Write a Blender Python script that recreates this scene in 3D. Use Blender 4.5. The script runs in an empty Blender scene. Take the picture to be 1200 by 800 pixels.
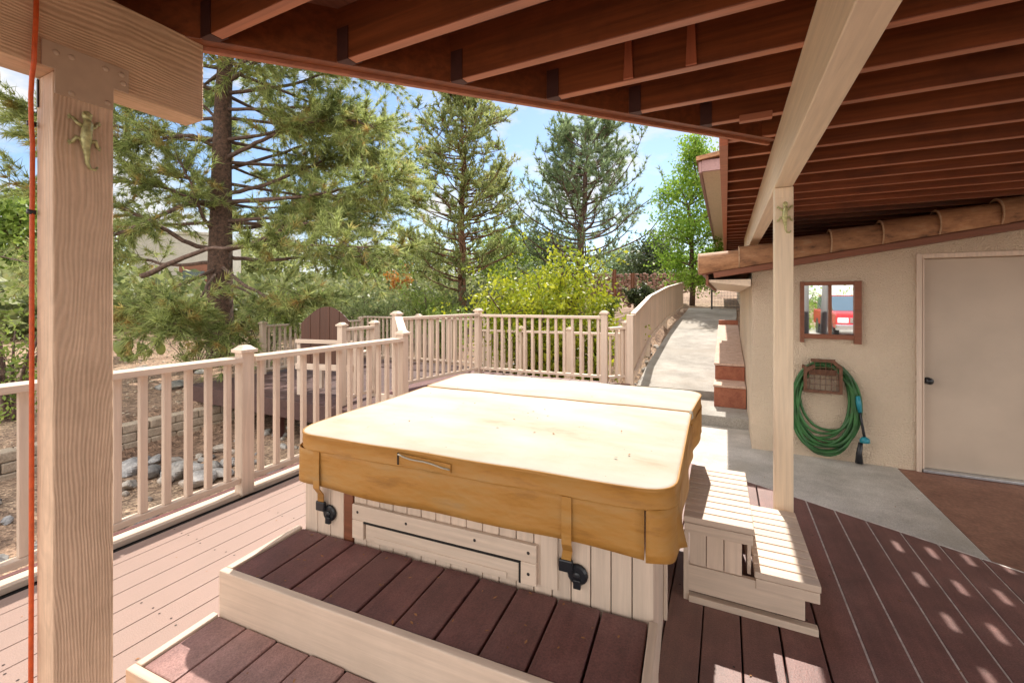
import bpy, math, random
import numpy as np
from mathutils import Vector, Matrix
random.seed(7)
RNG = np.random.default_rng(7)
R = math.radians
C = bpy.context.scene.collection
scene = bpy.context.scene

# ------------------------------------------------------------------ camera
YAW = R(26.3)
H = 1.38
F = 507.0
cam_d = bpy.data.cameras.new('camera')
cam = bpy.data.objects.new('camera', cam_d)
C.objects.link(cam)
cam.location = (0, 0, H)
cam.rotation_euler = (R(90), 0, YAW)
cam_d.sensor_width = 36
cam_d.lens = 36 * F / 1200
cam_d.shift_y = -50 / 1200
cam_d.clip_start = 0.02
cam_d.clip_end = 2000
scene.camera = cam
CY, SY = math.cos(YAW), math.sin(YAW)


def P(px, py, d):
    """survey helper: the place at bearing px, elevation py and distance d (metres along the view axis)"""
    u = (px - 600) / F
    r = u * d
    return Vector((r * CY - d * SY, r * SY + d * CY, H - (py - 350) / F * d))


# ------------------------------------------------------------------ materials
def mat(name):
    m = bpy.data.materials.new(name)
    m.use_nodes = True
    nt = m.node_tree
    b = nt.nodes['Principled BSDF']
    return m, nt, b


def N(nt, kind, **kw):
    n = nt.nodes.new(kind)
    for k, v in kw.items():
        if k in n.inputs:
            n.inputs[k].default_value = v
        else:
            setattr(n, k, v)
    return n


def L(nt, a, b):
    nt.links.new(a, b)


def ramp(nt, fac, stops):
    r = nt.nodes.new('ShaderNodeValToRGB')
    e = r.color_ramp.elements
    while len(e) < len(stops):
        e.new(0.5)
    for i, (p, c) in enumerate(stops):
        e[i].position = p
        e[i].color = (*c, 1) if len(c) == 3 else c
    L(nt, fac, r.inputs[0])
    return r


def coords(nt, scale=(1, 1, 1), kind='Object'):
    tc = nt.nodes.new('ShaderNodeTexCoord')
    mp = nt.nodes.new('ShaderNodeMapping')
    mp.inputs['Scale'].default_value = scale
    L(nt, tc.outputs[kind], mp.inputs[0])
    return mp.outputs[0]


def mixc(nt, fac, a, b, mode='MIX'):
    m = nt.nodes.new('ShaderNodeMix')
    m.data_type = 'RGBA'
    m.blend_type = mode
    if isinstance(fac, (int, float)):
        m.inputs[0].default_value = fac
    else:
        L(nt, fac, m.inputs[0])
    for k, v in ((6, a), (7, b)):
        if isinstance(v, tuple):
            m.inputs[k].default_value = (*v, 1)
        else:
            L(nt, v, m.inputs[k])
    return m.outputs[2]


def bump(nt, b, h, strength=0.3, dist=0.005, prev=None):
    n = nt.nodes.new('ShaderNodeBump')
    n.inputs['Strength'].default_value = strength
    n.inputs['Distance'].default_value = dist
    L(nt, h, n.inputs['Height'])
    if prev is not None:
        L(nt, prev, n.inputs['Normal'])
    L(nt, n.outputs[0], b.inputs['Normal'])
    return n.outputs[0]


def wood(name, c, axis=2, grain=60, var=0.18, rough=0.55, bs=0.35, dark=None, knots=False, dirt=0.25):
    """painted or stained timber: streaks along one axis, small wear, board-to-board variation"""
    m, nt, b = mat(name)
    sc = [grain, grain, grain]
    sc[axis] = grain * 0.045
    v = coords(nt, tuple(sc))
    warp = N(nt, 'ShaderNodeTexNoise', Scale=0.35, Detail=2.0)
    L(nt, v, warp.inputs['Vector'])
    add = nt.nodes.new('ShaderNodeVectorMath')
    add.operation = 'MULTIPLY_ADD'
    L(nt, warp.outputs['Color'], add.inputs[0])
    add.inputs[1].default_value = (5.5, 5.5, 5.5) if knots else (1.5, 1.5, 1.5)
    L(nt, v, add.inputs[2])
    g = N(nt, 'ShaderNodeTexNoise', Scale=1.0, Detail=4.0, Roughness=0.6)
    L(nt, add.outputs[0], g.inputs['Vector'])
    big = N(nt, 'ShaderNodeTexNoise', Scale=2.2, Detail=5.0, Roughness=0.65)
    L(nt, coords(nt), big.inputs['Vector'])
    d = dark or tuple(x * 0.62 for x in c)
    lo = tuple(x * (1 - var) for x in c)
    hi = tuple(min(1, x * (1 + var * 0.6)) for x in c)
    r = ramp(nt, g.outputs[0], [(0.3, lo), (0.68, hi)])
    geo = nt.nodes.new('ShaderNodeNewGeometry')
    isl = ramp(nt, geo.outputs['Random Per Island'], [(0, (0.88, 0.88, 0.88)), (1, (1.08, 1.06, 1.05))])
    col = mixc(nt, 1.0, r.outputs[0], isl.outputs[0], 'MULTIPLY')
    dr = ramp(nt, big.outputs[0], [(0.5, (0, 0, 0)), (0.75, (1, 1, 1))])
    mul = nt.nodes.new('ShaderNodeMath')
    mul.operation = 'MULTIPLY'
    L(nt, dr.outputs[0], mul.inputs[0])
    mul.inputs[1].default_value = dirt
    col = mixc(nt, mul.outputs[0], col, d)
    L(nt, col, b.inputs['Base Color'])
    b.inputs['Roughness'].default_value = rough
    bump(nt, b, g.outputs[0], bs, 0.004)
    return m


def speckle(name, c1, c2, scale=8, rough=0.85, bs=0.4, bd=0.01, fine=None, stops=(0.35, 0.65), c3=None):
    m, nt, b = mat(name)
    v = coords(nt)
    n = N(nt, 'ShaderNodeTexNoise', Scale=scale, Detail=8.0, Roughness=0.65)
    L(nt, v, n.inputs['Vector'])
    r = ramp(nt, n.outputs[0], [(stops[0], c1), (stops[1], c2)])
    col = r.outputs[0]
    f = N(nt, 'ShaderNodeTexNoise', Scale=fine or scale * 9, Detail=4.0)
    L(nt, v, f.inputs['Vector'])
    fr = ramp(nt, f.outputs[0], [(0.3, (0.72, 0.72, 0.72)), (0.7, (1.12, 1.12, 1.12))])
    col = mixc(nt, 1.0, col, fr.outputs[0], 'MULTIPLY')
    if c3:
        n3 = N(nt, 'ShaderNodeTexNoise', Scale=scale * 0.3, Detail=6.0, Roughness=0.7)
        L(nt, v, n3.inputs['Vector'])
        r3 = ramp(nt, n3.outputs[0], [(0.5, (0, 0, 0)), (0.66, (1, 1, 1))])
        col = mixc(nt, r3.outputs[0], col, c3)
    L(nt, col, b.inputs['Base Color'])
    b.inputs['Roughness'].default_value = rough
    bump(nt, b, f.outputs[0], bs, bd)
    return m


def plain(name, c, rough=0.5, metal=0.0, var=0.12, scale=30, bs=0.08):
    m, nt, b = mat(name)
    n = N(nt, 'ShaderNodeTexNoise', Scale=scale, Detail=5.0)
    L(nt, coords(nt), n.inputs['Vector'])
    r = ramp(nt, n.outputs[0], [(0.3, tuple(x * (1 - var) for x in c)), (0.7, tuple(min(1, x * (1 + var)) for x in c))])
    L(nt, r.outputs[0], b.inputs['Base Color'])
    b.inputs['Roughness'].default_value = rough
    b.inputs['Metallic'].default_value = metal
    bump(nt, b, n.outputs[0], bs, 0.003)
    return m


def foliage(name, c1, c2, c3=None, amount=0.35, trans=0.35):
    """leaves: light and dark sprays, a share of yellow or dead ones, some light passing through"""
    m = bpy.data.materials.new(name)
    m.use_nodes = True
    nt = m.node_tree
    nt.nodes.clear()
    out = nt.nodes.new('ShaderNodeOutputMaterial')
    v = coords(nt)
    n = N(nt, 'ShaderNodeTexNoise', Scale=1.6, Detail=3.0)
    L(nt, v, n.inputs['Vector'])
    geo = nt.nodes.new('ShaderNodeNewGeometry')
    av = nt.nodes.new('ShaderNodeMath')
    av.operation = 'MULTIPLY_ADD'
    L(nt, geo.outputs['Random Per Island'], av.inputs[0])
    av.inputs[1].default_value = 0.5
    L(nt, n.outputs[0], av.inputs[2])
    r = ramp(nt, av.outputs[0], [(0.45, c1), (1.0, c2)])
    col = r.outputs[0]
    if c3:
        n2 = N(nt, 'ShaderNodeTexNoise', Scale=2.7, Detail=4.0)
        L(nt, v, n2.inputs['Vector'])
        r2 = ramp(nt, n2.outputs[0], [(0.55, (0, 0, 0)), (0.68, (1, 1, 1))])
        mu = nt.nodes.new('ShaderNodeMath')
        mu.operation = 'MULTIPLY'
        L(nt, r2.outputs[0], mu.inputs[0])
        mu.inputs[1].default_value = amount
        col = mixc(nt, mu.outputs[0], col, c3)
    df = nt.nodes.new('ShaderNodeBsdfPrincipled')
    df.inputs['Roughness'].default_value = 0.5
    tr = nt.nodes.new('ShaderNodeBsdfTranslucent')
    mx = nt.nodes.new('ShaderNodeMixShader')
    mx.inputs[0].default_value = trans
    L(nt, col, df.inputs['Base Color'])
    L(nt, col, tr.inputs['Color'])
    L(nt, df.outputs[0], mx.inputs[1])
    L(nt, tr.outputs[0], mx.inputs[2])
    L(nt, mx.outputs[0], out.inputs['Surface'])
    return m


def sawn(name, c, across, along, period=0.0105, depth=0.9):
    """rough sawn painted timber: raised grain lines that wander round knots"""
    m, nt, b = mat(name)
    sc = [3.0, 3.0, 3.0]
    sc['XYZ'.index(along)] = 0.75
    n = N(nt, 'ShaderNodeTexNoise', Scale=1.6, Detail=2.5, Roughness=0.45)
    L(nt, coords(nt, tuple(sc)), n.inputs['Vector'])
    ad = nt.nodes.new('ShaderNodeVectorMath')
    ad.operation = 'MULTIPLY_ADD'
    L(nt, n.outputs['Color'], ad.inputs[0])
    ad.inputs[1].default_value = (0.20, 0.20, 0.20)
    L(nt, coords(nt), ad.inputs[2])
    w_ = N(nt, 'ShaderNodeTexWave', Scale=2 * math.pi / 20 / period, Distortion=1.2, Detail=2.0)
    w_.bands_direction = across
    L(nt, ad.outputs[0], w_.inputs['Vector'])
    sc = [140.0, 140.0, 140.0]
    sc['XYZ'.index(along)] = 5.0
    f = N(nt, 'ShaderNodeTexNoise', Scale=1.0, Detail=4.0)
    L(nt, coords(nt, tuple(sc)), f.inputs['Vector'])
    g = N(nt, 'ShaderNodeTexNoise', Scale=3.5, Detail=7.0, Roughness=0.7)
    L(nt, coords(nt), g.inputs['Vector'])
    r = ramp(nt, w_.outputs['Fac'], [(0.05, tuple(x * 0.91 for x in c)), (0.5, c)])
    fr = ramp(nt, f.outputs[0], [(0.3, (0.88, 0.87, 0.86)), (0.7, (1.06, 1.06, 1.06))])
    gr = ramp(nt, g.outputs[0], [(0.36, (0.82, 0.80, 0.78)), (0.6, (1.05, 1.05, 1.05))])
    L(nt, mixc(nt, 1.0, mixc(nt, 1.0, r.outputs[0], fr.outputs[0], 'MULTIPLY'), gr.outputs[0], 'MULTIPLY'), b.inputs['Base Color'])
    b.inputs['Roughness'].default_value = 0.6
    p = bump(nt, b, w_.outputs['Fac'], depth, 0.004)
    bump(nt, b, f.outputs[0], 0.25, 0.002, p)
    return m


BEIGE = (0.68, 0.545, 0.435)
M = {}
M['beige_v'] = wood('beige paint, upright grain', BEIGE, 2, 55, 0.13, 0.55, 0.4, dirt=0.5, dark=(0.50, 0.395, 0.305))
M['beige_x'] = wood('beige paint, grain along x', BEIGE, 0, 55, 0.13, 0.55, 0.4, dirt=0.5, dark=(0.50, 0.395, 0.305))
M['beige_y'] = wood('beige paint, grain along y', BEIGE, 1, 55, 0.13, 0.55, 0.4, dirt=0.5, dark=(0.50, 0.395, 0.305))
M['post'] = sawn('beige painted post, raised grain', (0.73, 0.52, 0.365), 'Y', 'Z', 0.0095, 0.33)
M['beam'] = sawn('tan painted beam', (0.67, 0.455, 0.29), 'Z', 'Y', 0.0105, 0.33)
M['cream_y'] = wood('cream painted beam', (0.84, 0.68, 0.50), 1, 55, 0.12, 0.5, 0.4, dirt=0.2)
M['cream_v'] = wood('cream painted post', (0.84, 0.68, 0.50), 2, 70, 0.12, 0.5, 0.4, dirt=0.15)
M['deck'] = wood('plum deck paint', (0.205, 0.092, 0.080), 1, 30, 0.16, 0.5, 0.25, dark=(0.27, 0.16, 0.14), dirt=0.4)
def weather(m, c, x0, x1):
    """boards beyond the roof edge are bleached by years of weather"""
    nt = m.node_tree
    b_ = nt.nodes['Principled BSDF']
    src = b_.inputs['Base Color'].links[0].from_socket
    sp = nt.nodes.new('ShaderNodeSeparateXYZ')
    L(nt, coords(nt), sp.inputs[0])
    nz = N(nt, 'ShaderNodeTexNoise', Scale=1.3, Detail=6.0)
    L(nt, coords(nt, (1, 0.4, 1)), nz.inputs['Vector'])
    ma = nt.nodes.new('ShaderNodeMath')
    ma.operation = 'MULTIPLY_ADD'
    L(nt, nz.outputs[0], ma.inputs[0])
    ma.inputs[1].default_value = 1.2
    L(nt, sp.outputs[0], ma.inputs[2])
    mr = nt.nodes.new('ShaderNodeMapRange')
    mr.inputs['From Min'].default_value = x0
    mr.inputs['From Max'].default_value = x1
    mr.inputs['To Min'].default_value = 0.74
    mr.inputs['To Max'].default_value = 0.0
    L(nt, ma.outputs[0], mr.inputs['Value'])
    L(nt, mixc(nt, mr.outputs[0], src, c), b_.inputs['Base Color'])


def grit(m, lo=0.62, hi=1.35, sc=170.0):
    nt = m.node_tree
    b_ = nt.nodes['Principled BSDF']
    src = b_.inputs['Base Color'].links[0].from_socket
    f = N(nt, 'ShaderNodeTexNoise', Scale=sc, Detail=3.0, Roughness=0.7)
    L(nt, coords(nt), f.inputs['Vector'])
    g_ = N(nt, 'ShaderNodeTexNoise', Scale=5.0, Detail=7.0, Roughness=0.7)
    L(nt, coords(nt), g_.inputs['Vector'])
    fr = ramp(nt, f.outputs[0], [(0.32, (lo, lo, lo)), (0.68, (hi, hi, hi))])
    gr = ramp(nt, g_.outputs[0], [(0.34, (0.72, 0.72, 0.73)), (0.62, (1.1, 1.09, 1.08))])
    c_ = mixc(nt, 1.0, mixc(nt, 1.0, src, fr.outputs[0], 'MULTIPLY'), gr.outputs[0], 'MULTIPLY')
    L(nt, c_, b_.inputs['Base Color'])
    old = b_.inputs['Normal'].links[0].from_socket
    bump(nt, b_, f.outputs[0], 0.5, 0.003, old)


grit(M['deck'])
weather(M['deck'], (0.385, 0.285, 0.24), -1.2, 0.9)
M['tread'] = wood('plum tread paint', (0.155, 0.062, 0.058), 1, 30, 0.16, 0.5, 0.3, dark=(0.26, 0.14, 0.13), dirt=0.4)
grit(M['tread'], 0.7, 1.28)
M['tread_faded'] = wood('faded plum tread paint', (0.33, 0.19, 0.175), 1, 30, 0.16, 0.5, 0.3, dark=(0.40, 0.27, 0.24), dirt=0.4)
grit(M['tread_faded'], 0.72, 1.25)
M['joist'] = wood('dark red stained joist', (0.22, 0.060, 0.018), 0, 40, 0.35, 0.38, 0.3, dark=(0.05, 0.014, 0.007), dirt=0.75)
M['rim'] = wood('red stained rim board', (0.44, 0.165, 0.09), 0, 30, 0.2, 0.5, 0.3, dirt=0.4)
M['joist_bounce'] = wood('red joist edge with painted bounce light', (0.46, 0.17, 0.088), 0, 40, 0.3, 0.4, 0.3, dirt=0.5)  # joist stain made lighter: bounce light painted into the underside colour
M['cleat'] = wood('orange red cleat', (0.40, 0.11, 0.045), 2, 40, 0.2, 0.6, 0.3)
M['soffit'] = wood('underside of deck boards', (0.24, 0.09, 0.05), 1, 30, 0.3, 0.7, 0.3, dirt=0.6)
M['brown'] = wood('brown chair paint', (0.085, 0.030, 0.014), 2, 40, 0.2, 0.45, 0.2)
M['redtrim'] = wood('red brown trim', (0.22, 0.075, 0.035), 0, 40, 0.22, 0.5, 0.3)
M['lower'] = wood('dark worn plum paint', (0.085, 0.040, 0.034), 1, 30, 0.25, 0.6, 0.3, dark=(0.13, 0.08, 0.07), dirt=0.5)
M['gap'] = plain('dark void under boards', (0.012, 0.01, 0.009), 0.9)
M['filler'] = plain('pale grit in the board gaps', (0.62, 0.57, 0.53), 0.9, var=0.3)
M['dark'] = plain('black plastic', (0.012, 0.013, 0.017), 0.35)
M['screw'] = plain('dark screw head', (0.03, 0.022, 0.02), 0.5)
M['zinc'] = plain('aluminium threshold', (0.55, 0.57, 0.6), 0.35, 0.9)
M['hanger'] = plain('stained steel hanger', (0.07, 0.024, 0.018), 0.55, 0.2)
M['platepaint'] = plain('beige painted steel', (0.50, 0.365, 0.26), 0.42, 0.0, 0.06)
M['verdigris'] = plain('pale verdigris brass', (0.46, 0.45, 0.22), 0.4, 0.4, 0.35, 90, 0.3)
M['cable'] = plain('orange cord', (0.62, 0.10, 0.02), 0.45, 0, 0.15, 60)
M['hose'] = plain('green rubber hose', (0.030, 0.115, 0.030), 0.42, 0, 0.5, 9)
M['teal'] = plain('teal plastic nozzle', (0.02, 0.22, 0.28), 0.35)
M['rust'] = speckle('rusty iron', (0.10, 0.045, 0.025), (0.20, 0.09, 0.05), 30, 0.8, 0.3, 0.002)
M['concrete'] = speckle('concrete', (0.27, 0.25, 0.22), (0.47, 0.44, 0.395), 1.6, 0.85, 0.4, 0.004, 90, c3=(0.30, 0.265, 0.22))
M['slab'] = speckle('concrete slab', (0.42, 0.39, 0.35), (0.62, 0.58, 0.53), 2.6, 0.8, 0.4, 0.004, 110, c3=(0.40, 0.36, 0.30))
M['redfloor'] = speckle('red brown painted floor', (0.20, 0.09, 0.06), (0.30, 0.15, 0.10), 5, 0.6, 0.2, 0.003)
M['brick'] = speckle('red brick', (0.30, 0.10, 0.06), (0.42, 0.16, 0.09), 14, 0.85, 0.4, 0.004)
M['paver'] = speckle('salmon paver', (0.55, 0.37, 0.28), (0.68, 0.50, 0.40), 9, 0.85, 0.3, 0.003)
M['bark'] = speckle('pine bark', (0.045, 0.028, 0.02), (0.17, 0.095, 0.065), 16, 0.9, 0.9, 0.03, 40)
M['barkred'] = speckle('reddish pine bark', (0.10, 0.05, 0.03), (0.26, 0.125, 0.07), 9, 0.9, 0.9, 0.03, 30)
M['twig'] = speckle('grey brown branch bark', (0.07, 0.042, 0.032), (0.20, 0.125, 0.095), 14, 0.9, 0.6, 0.015, 40)
M['stone'] = speckle('grey river stone', (0.22, 0.215, 0.21), (0.50, 0.48, 0.45), 5, 0.75, 0.4, 0.01)
_nt = M['stone'].node_tree
_b = _nt.nodes['Principled BSDF']
_oi = _nt.nodes.new('ShaderNodeObjectInfo')
_ge = _nt.nodes.new('ShaderNodeNewGeometry')
_ad = _nt.nodes.new('ShaderNodeMath')
_ad.operation = 'ADD'
L(_nt, _oi.outputs['Random'], _ad.inputs[0])
L(_nt, _ge.outputs['Random Per Island'], _ad.inputs[1])
_fr = _nt.nodes.new('ShaderNodeMath')
_fr.operation = 'FRACT'
L(_nt, _ad.outputs[0], _fr.inputs[0])
_rp = ramp(_nt, _fr.outputs[0], [(0.0, (0.45, 0.44, 0.44)), (0.35, (0.95, 0.93, 0.90)), (0.6, (1.15, 1.0, 0.86)), (0.8, (0.7, 0.72, 0.78)), (1.0, (1.45, 1.42, 1.38))])
L(_nt, mixc(_nt, 1.0, _b.inputs['Base Color'].links[0].from_socket, _rp.outputs[0], 'MULTIPLY'), _b.inputs['Base Color'])
M['block'] = speckle('tan wall block', (0.36, 0.28, 0.20), (0.52, 0.42, 0.32), 7, 0.9, 0.6, 0.012)
M['redstone'] = speckle('red brown rubble', (0.17, 0.085, 0.06), (0.42, 0.25, 0.19), 3, 0.9, 0.6, 0.03)
M['housewall'] = speckle('pale stucco house wall', (0.46, 0.42, 0.36), (0.54, 0.49, 0.42), 3, 0.9, 0.3, 0.01)
M['cream_soffit'] = plain('cream soffit', (0.68, 0.55, 0.42), 0.7)
M['mauve'] = plain('mauve fascia', (0.34, 0.20, 0.19), 0.6)
M['shade_glass'] = plain('dark green window glass', (0.02, 0.05, 0.05), 0.08)
M['redpaint'] = plain('red car paint', (0.55, 0.025, 0.03), 0.25)
M['chrome'] = plain('chrome', (0.7, 0.7, 0.72), 0.2, 1.0)
M['tyre'] = plain('rubber tyre', (0.02, 0.02, 0.02), 0.8)
M['lamp'] = plain('clear lamp', (0.75, 0.76, 0.78), 0.15)
M['wire'] = plain('grey wire', (0.10, 0.10, 0.10), 0.5, 0.6)
M['greypost'] = wood('weathered grey timber', (0.22, 0.22, 0.22), 2, 40, 0.25, 0.8, 0.4)
M['leafdead'] = plain('dry fallen leaf', (0.28, 0.13, 0.05), 0.8, 0, 0.4, 40)


def stucco(name, c):
    m, nt, b = mat(name)
    v = coords(nt)
    n = N(nt, 'ShaderNodeTexNoise', Scale=74.0, Detail=3.0, Roughness=0.55)
    L(nt, v, n.inputs['Vector'])
    n2 = N(nt, 'ShaderNodeTexNoise', Scale=1.4, Detail=5.0)
    L(nt, v, n2.inputs['Vector'])
    r = ramp(nt, n2.outputs[0], [(0.3, tuple(x * 0.9 for x in c)), (0.7, tuple(x * 1.05 for x in c))])
    L(nt, r.outputs[0], b.inputs['Base Color'])
    rr = ramp(nt, n.outputs[0], [(0.36, (0, 0, 0)), (0.62, (1, 1, 1))])
    b.inputs['Roughness'].default_value = 0.9
    bump(nt, b, rr.outputs[0], 0.9, 0.013)
    return m


M['stucco'] = stucco('tan stucco', (0.84, 0.68, 0.51))
M['door'] = plain('tan painted door', (0.49, 0.395, 0.31), 0.5, 0, 0.10, 2, 0.05)


def tile_mat():
    m, nt, b = mat('weathered terracotta tile')
    v = coords(nt, (3, 8, 8))
    n = N(nt, 'ShaderNodeTexNoise', Scale=2.0, Detail=8.0, Roughness=0.7)
    L(nt, v, n.inputs['Vector'])
    r = ramp(nt, n.outputs[0], [(0.30, (0.10, 0.05, 0.03)), (0.43, (0.30, 0.15, 0.075)), (0.58, (0.42, 0.22, 0.11)), (0.74, (0.48, 0.34, 0.22))])
    geo = nt.nodes.new('ShaderNodeNewGeometry')
    isl = ramp(nt, geo.outputs['Random Per Island'], [(0, (0.8, 0.78, 0.76)), (1, (1.1, 1.08, 1.05))])
    L(nt, mixc(nt, 1.0, r.outputs[0], isl.outputs[0], 'MULTIPLY'), b.inputs['Base Color'])
    b.inputs['Roughness'].default_value = 0.75
    bump(nt, b, n.outputs[0], 0.35, 0.006)
    return m


M['tile'] = tile_mat()


def cover_mats():
    # side: tan vinyl with rubbed patches; top: the same vinyl bleached by years of sun, with tan stains
    m, nt, b = mat('tan vinyl')
    v = coords(nt, (1, 1, 4.5))
    n = N(nt, 'ShaderNodeTexNoise', Scale=3.2, Detail=8.0, Roughness=0.68)
    L(nt, v, n.inputs['Vector'])
    r = ramp(nt, n.outputs[0], [(0.3, (0.28, 0.130, 0.026)), (0.46, (0.42, 0.200, 0.038)), (0.60, (0.42, 0.225, 0.060)), (0.76, (0.33, 0.210, 0.095))])
    L(nt, r.outputs[0], b.inputs['Base Color'])
    b.inputs['Roughness'].default_value = 0.62
    f = N(nt, 'ShaderNodeTexNoise', Scale=220.0, Detail=2.0)
    L(nt, coords(nt), f.inputs['Vector'])
    w = N(nt, 'ShaderNodeTexNoise', Scale=5.0, Detail=3.0)
    L(nt, coords(nt, (1, 1, 2.2)), w.inputs['Vector'])
    p = bump(nt, b, f.outputs[0], 0.12, 0.002)
    bump(nt, b, w.outputs[0], 0.6, 0.03, p)
    M['vinyl'] = m
    m, nt, b = mat('sun bleached vinyl')
    v = coords(nt)
    n = N(nt, 'ShaderNodeTexNoise', Scale=2.3, Detail=7.0, Roughness=0.6)
    L(nt, coords(nt, (0.8, 1.6, 1)), n.inputs['Vector'])
    r = ramp(nt, n.outputs[0], [(0.26, (0.33, 0.265, 0.17)), (0.36, (0.405, 0.36, 0.265)), (0.50, (0.45, 0.415, 0.34)), (0.64, (0.475, 0.455, 0.40))])
    s = N(nt, 'ShaderNodeTexNoise', Scale=90.0, Detail=3.0)
    L(nt, v, s.inputs['Vector'])
    sr = ramp(nt, s.outputs[0], [(0.235, (0.25, 0.2, 0.14)), (0.275, (1, 1, 1))])
    L(nt, mixc(nt, 1.0, r.outputs[0], sr.outputs[0], 'MULTIPLY'), b.inputs['Base Color'])
    b.inputs['Roughness'].default_value = 0.75
    w = N(nt, 'ShaderNodeTexNoise', Scale=4.0, Detail=3.0)
    L(nt, v, w.inputs['Vector'])
    bump(nt, b, w.outputs[0], 0.25, 0.02)
    M['vinyltop'] = m


cover_mats()


def ground_mat():
    m, nt, b = mat('gravelly brown earth')
    v = coords(nt)
    n = N(nt, 'ShaderNodeTexNoise', Scale=0.5, Detail=8.0, Roughness=0.65)
    L(nt, v, n.inputs['Vector'])
    r = ramp(nt, n.outputs[0], [(0.32, (0.20, 0.125, 0.085)), (0.5, (0.36, 0.25, 0.175)), (0.7, (0.50, 0.385, 0.275))])
    vo = N(nt, 'ShaderNodeTexVoronoi', Scale=26.0)
    L(nt, v, vo.inputs['Vector'])
    bw = nt.nodes.new('ShaderNodeRGBToBW')
    L(nt, vo.outputs['Color'], bw.inputs[0])
    vr = ramp(nt, bw.outputs[0], [(0.2, (0.5, 0.46, 0.44)), (0.8, (1.3, 1.25, 1.2))])
    f = N(nt, 'ShaderNodeTexNoise', Scale=60.0, Detail=5.0)
    L(nt, v, f.inputs['Vector'])
    fr = ramp(nt, f.outputs[0], [(0.3, (0.6, 0.58, 0.56)), (0.7, (1.2, 1.2, 1.2))])
    col = mixc(nt, 1.0, mixc(nt, 1.0, r.outputs[0], vr.outputs[0], 'MULTIPLY'), fr.outputs[0], 'MULTIPLY')
    L(nt, col, b.inputs['Base Color'])
    b.inputs['Roughness'].default_value = 0.95
    p = bump(nt, b, vo.outputs['Distance'], 0.6, 0.03)
    bump(nt, b, f.outputs[0], 0.5, 0.02, p)
    return m


M['ground'] = ground_mat()
M['pine_near'] = foliage('olive pine needles', (0.14, 0.19, 0.06), (0.50, 0.56, 0.20), (0.58, 0.32, 0.11), 0.6, 0.58)
M['pine_mid'] = foliage('green pine needles', (0.15, 0.19, 0.06), (0.48, 0.53, 0.20), (0.48, 0.33, 0.12), 0.4, 0.6)
M['pine_blue'] = foliage('blue green pine needles', (0.11, 0.17, 0.085), (0.36, 0.45, 0.22), None, 0.3, 0.6)
M['citrus'] = foliage('yellow green leaves', (0.16, 0.22, 0.012), (0.46, 0.48, 0.03), (0.10, 0.20, 0.02), 0.5, 0.45)
M['lime'] = foliage('fresh green leaves', (0.12, 0.24, 0.02), (0.34, 0.50, 0.07), None, 0.3, 0.55)
M['sage'] = foliage('sage green leaves', (0.19, 0.25, 0.085), (0.44, 0.51, 0.21), None, 0.3, 0.45)
M['shrubgreen'] = foliage('mid green leaves', (0.11, 0.18, 0.03), (0.34, 0.44, 0.09), (0.42, 0.38, 0.10), 0.3, 0.45)
M['darkleaf'] = foliage('dark evergreen leaves', (0.03, 0.05, 0.018), (0.09, 0.12, 0.04), (0.16, 0.09, 0.04), 0.25)
M['orange_leaf'] = foliage('orange dry leaves', (0.35, 0.12, 0.02), (0.55, 0.24, 0.04), None)
M['cactus'] = foliage('cactus pad', (0.10, 0.16, 0.04), (0.30, 0.34, 0.09), None, 0.3, 0.1)


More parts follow.
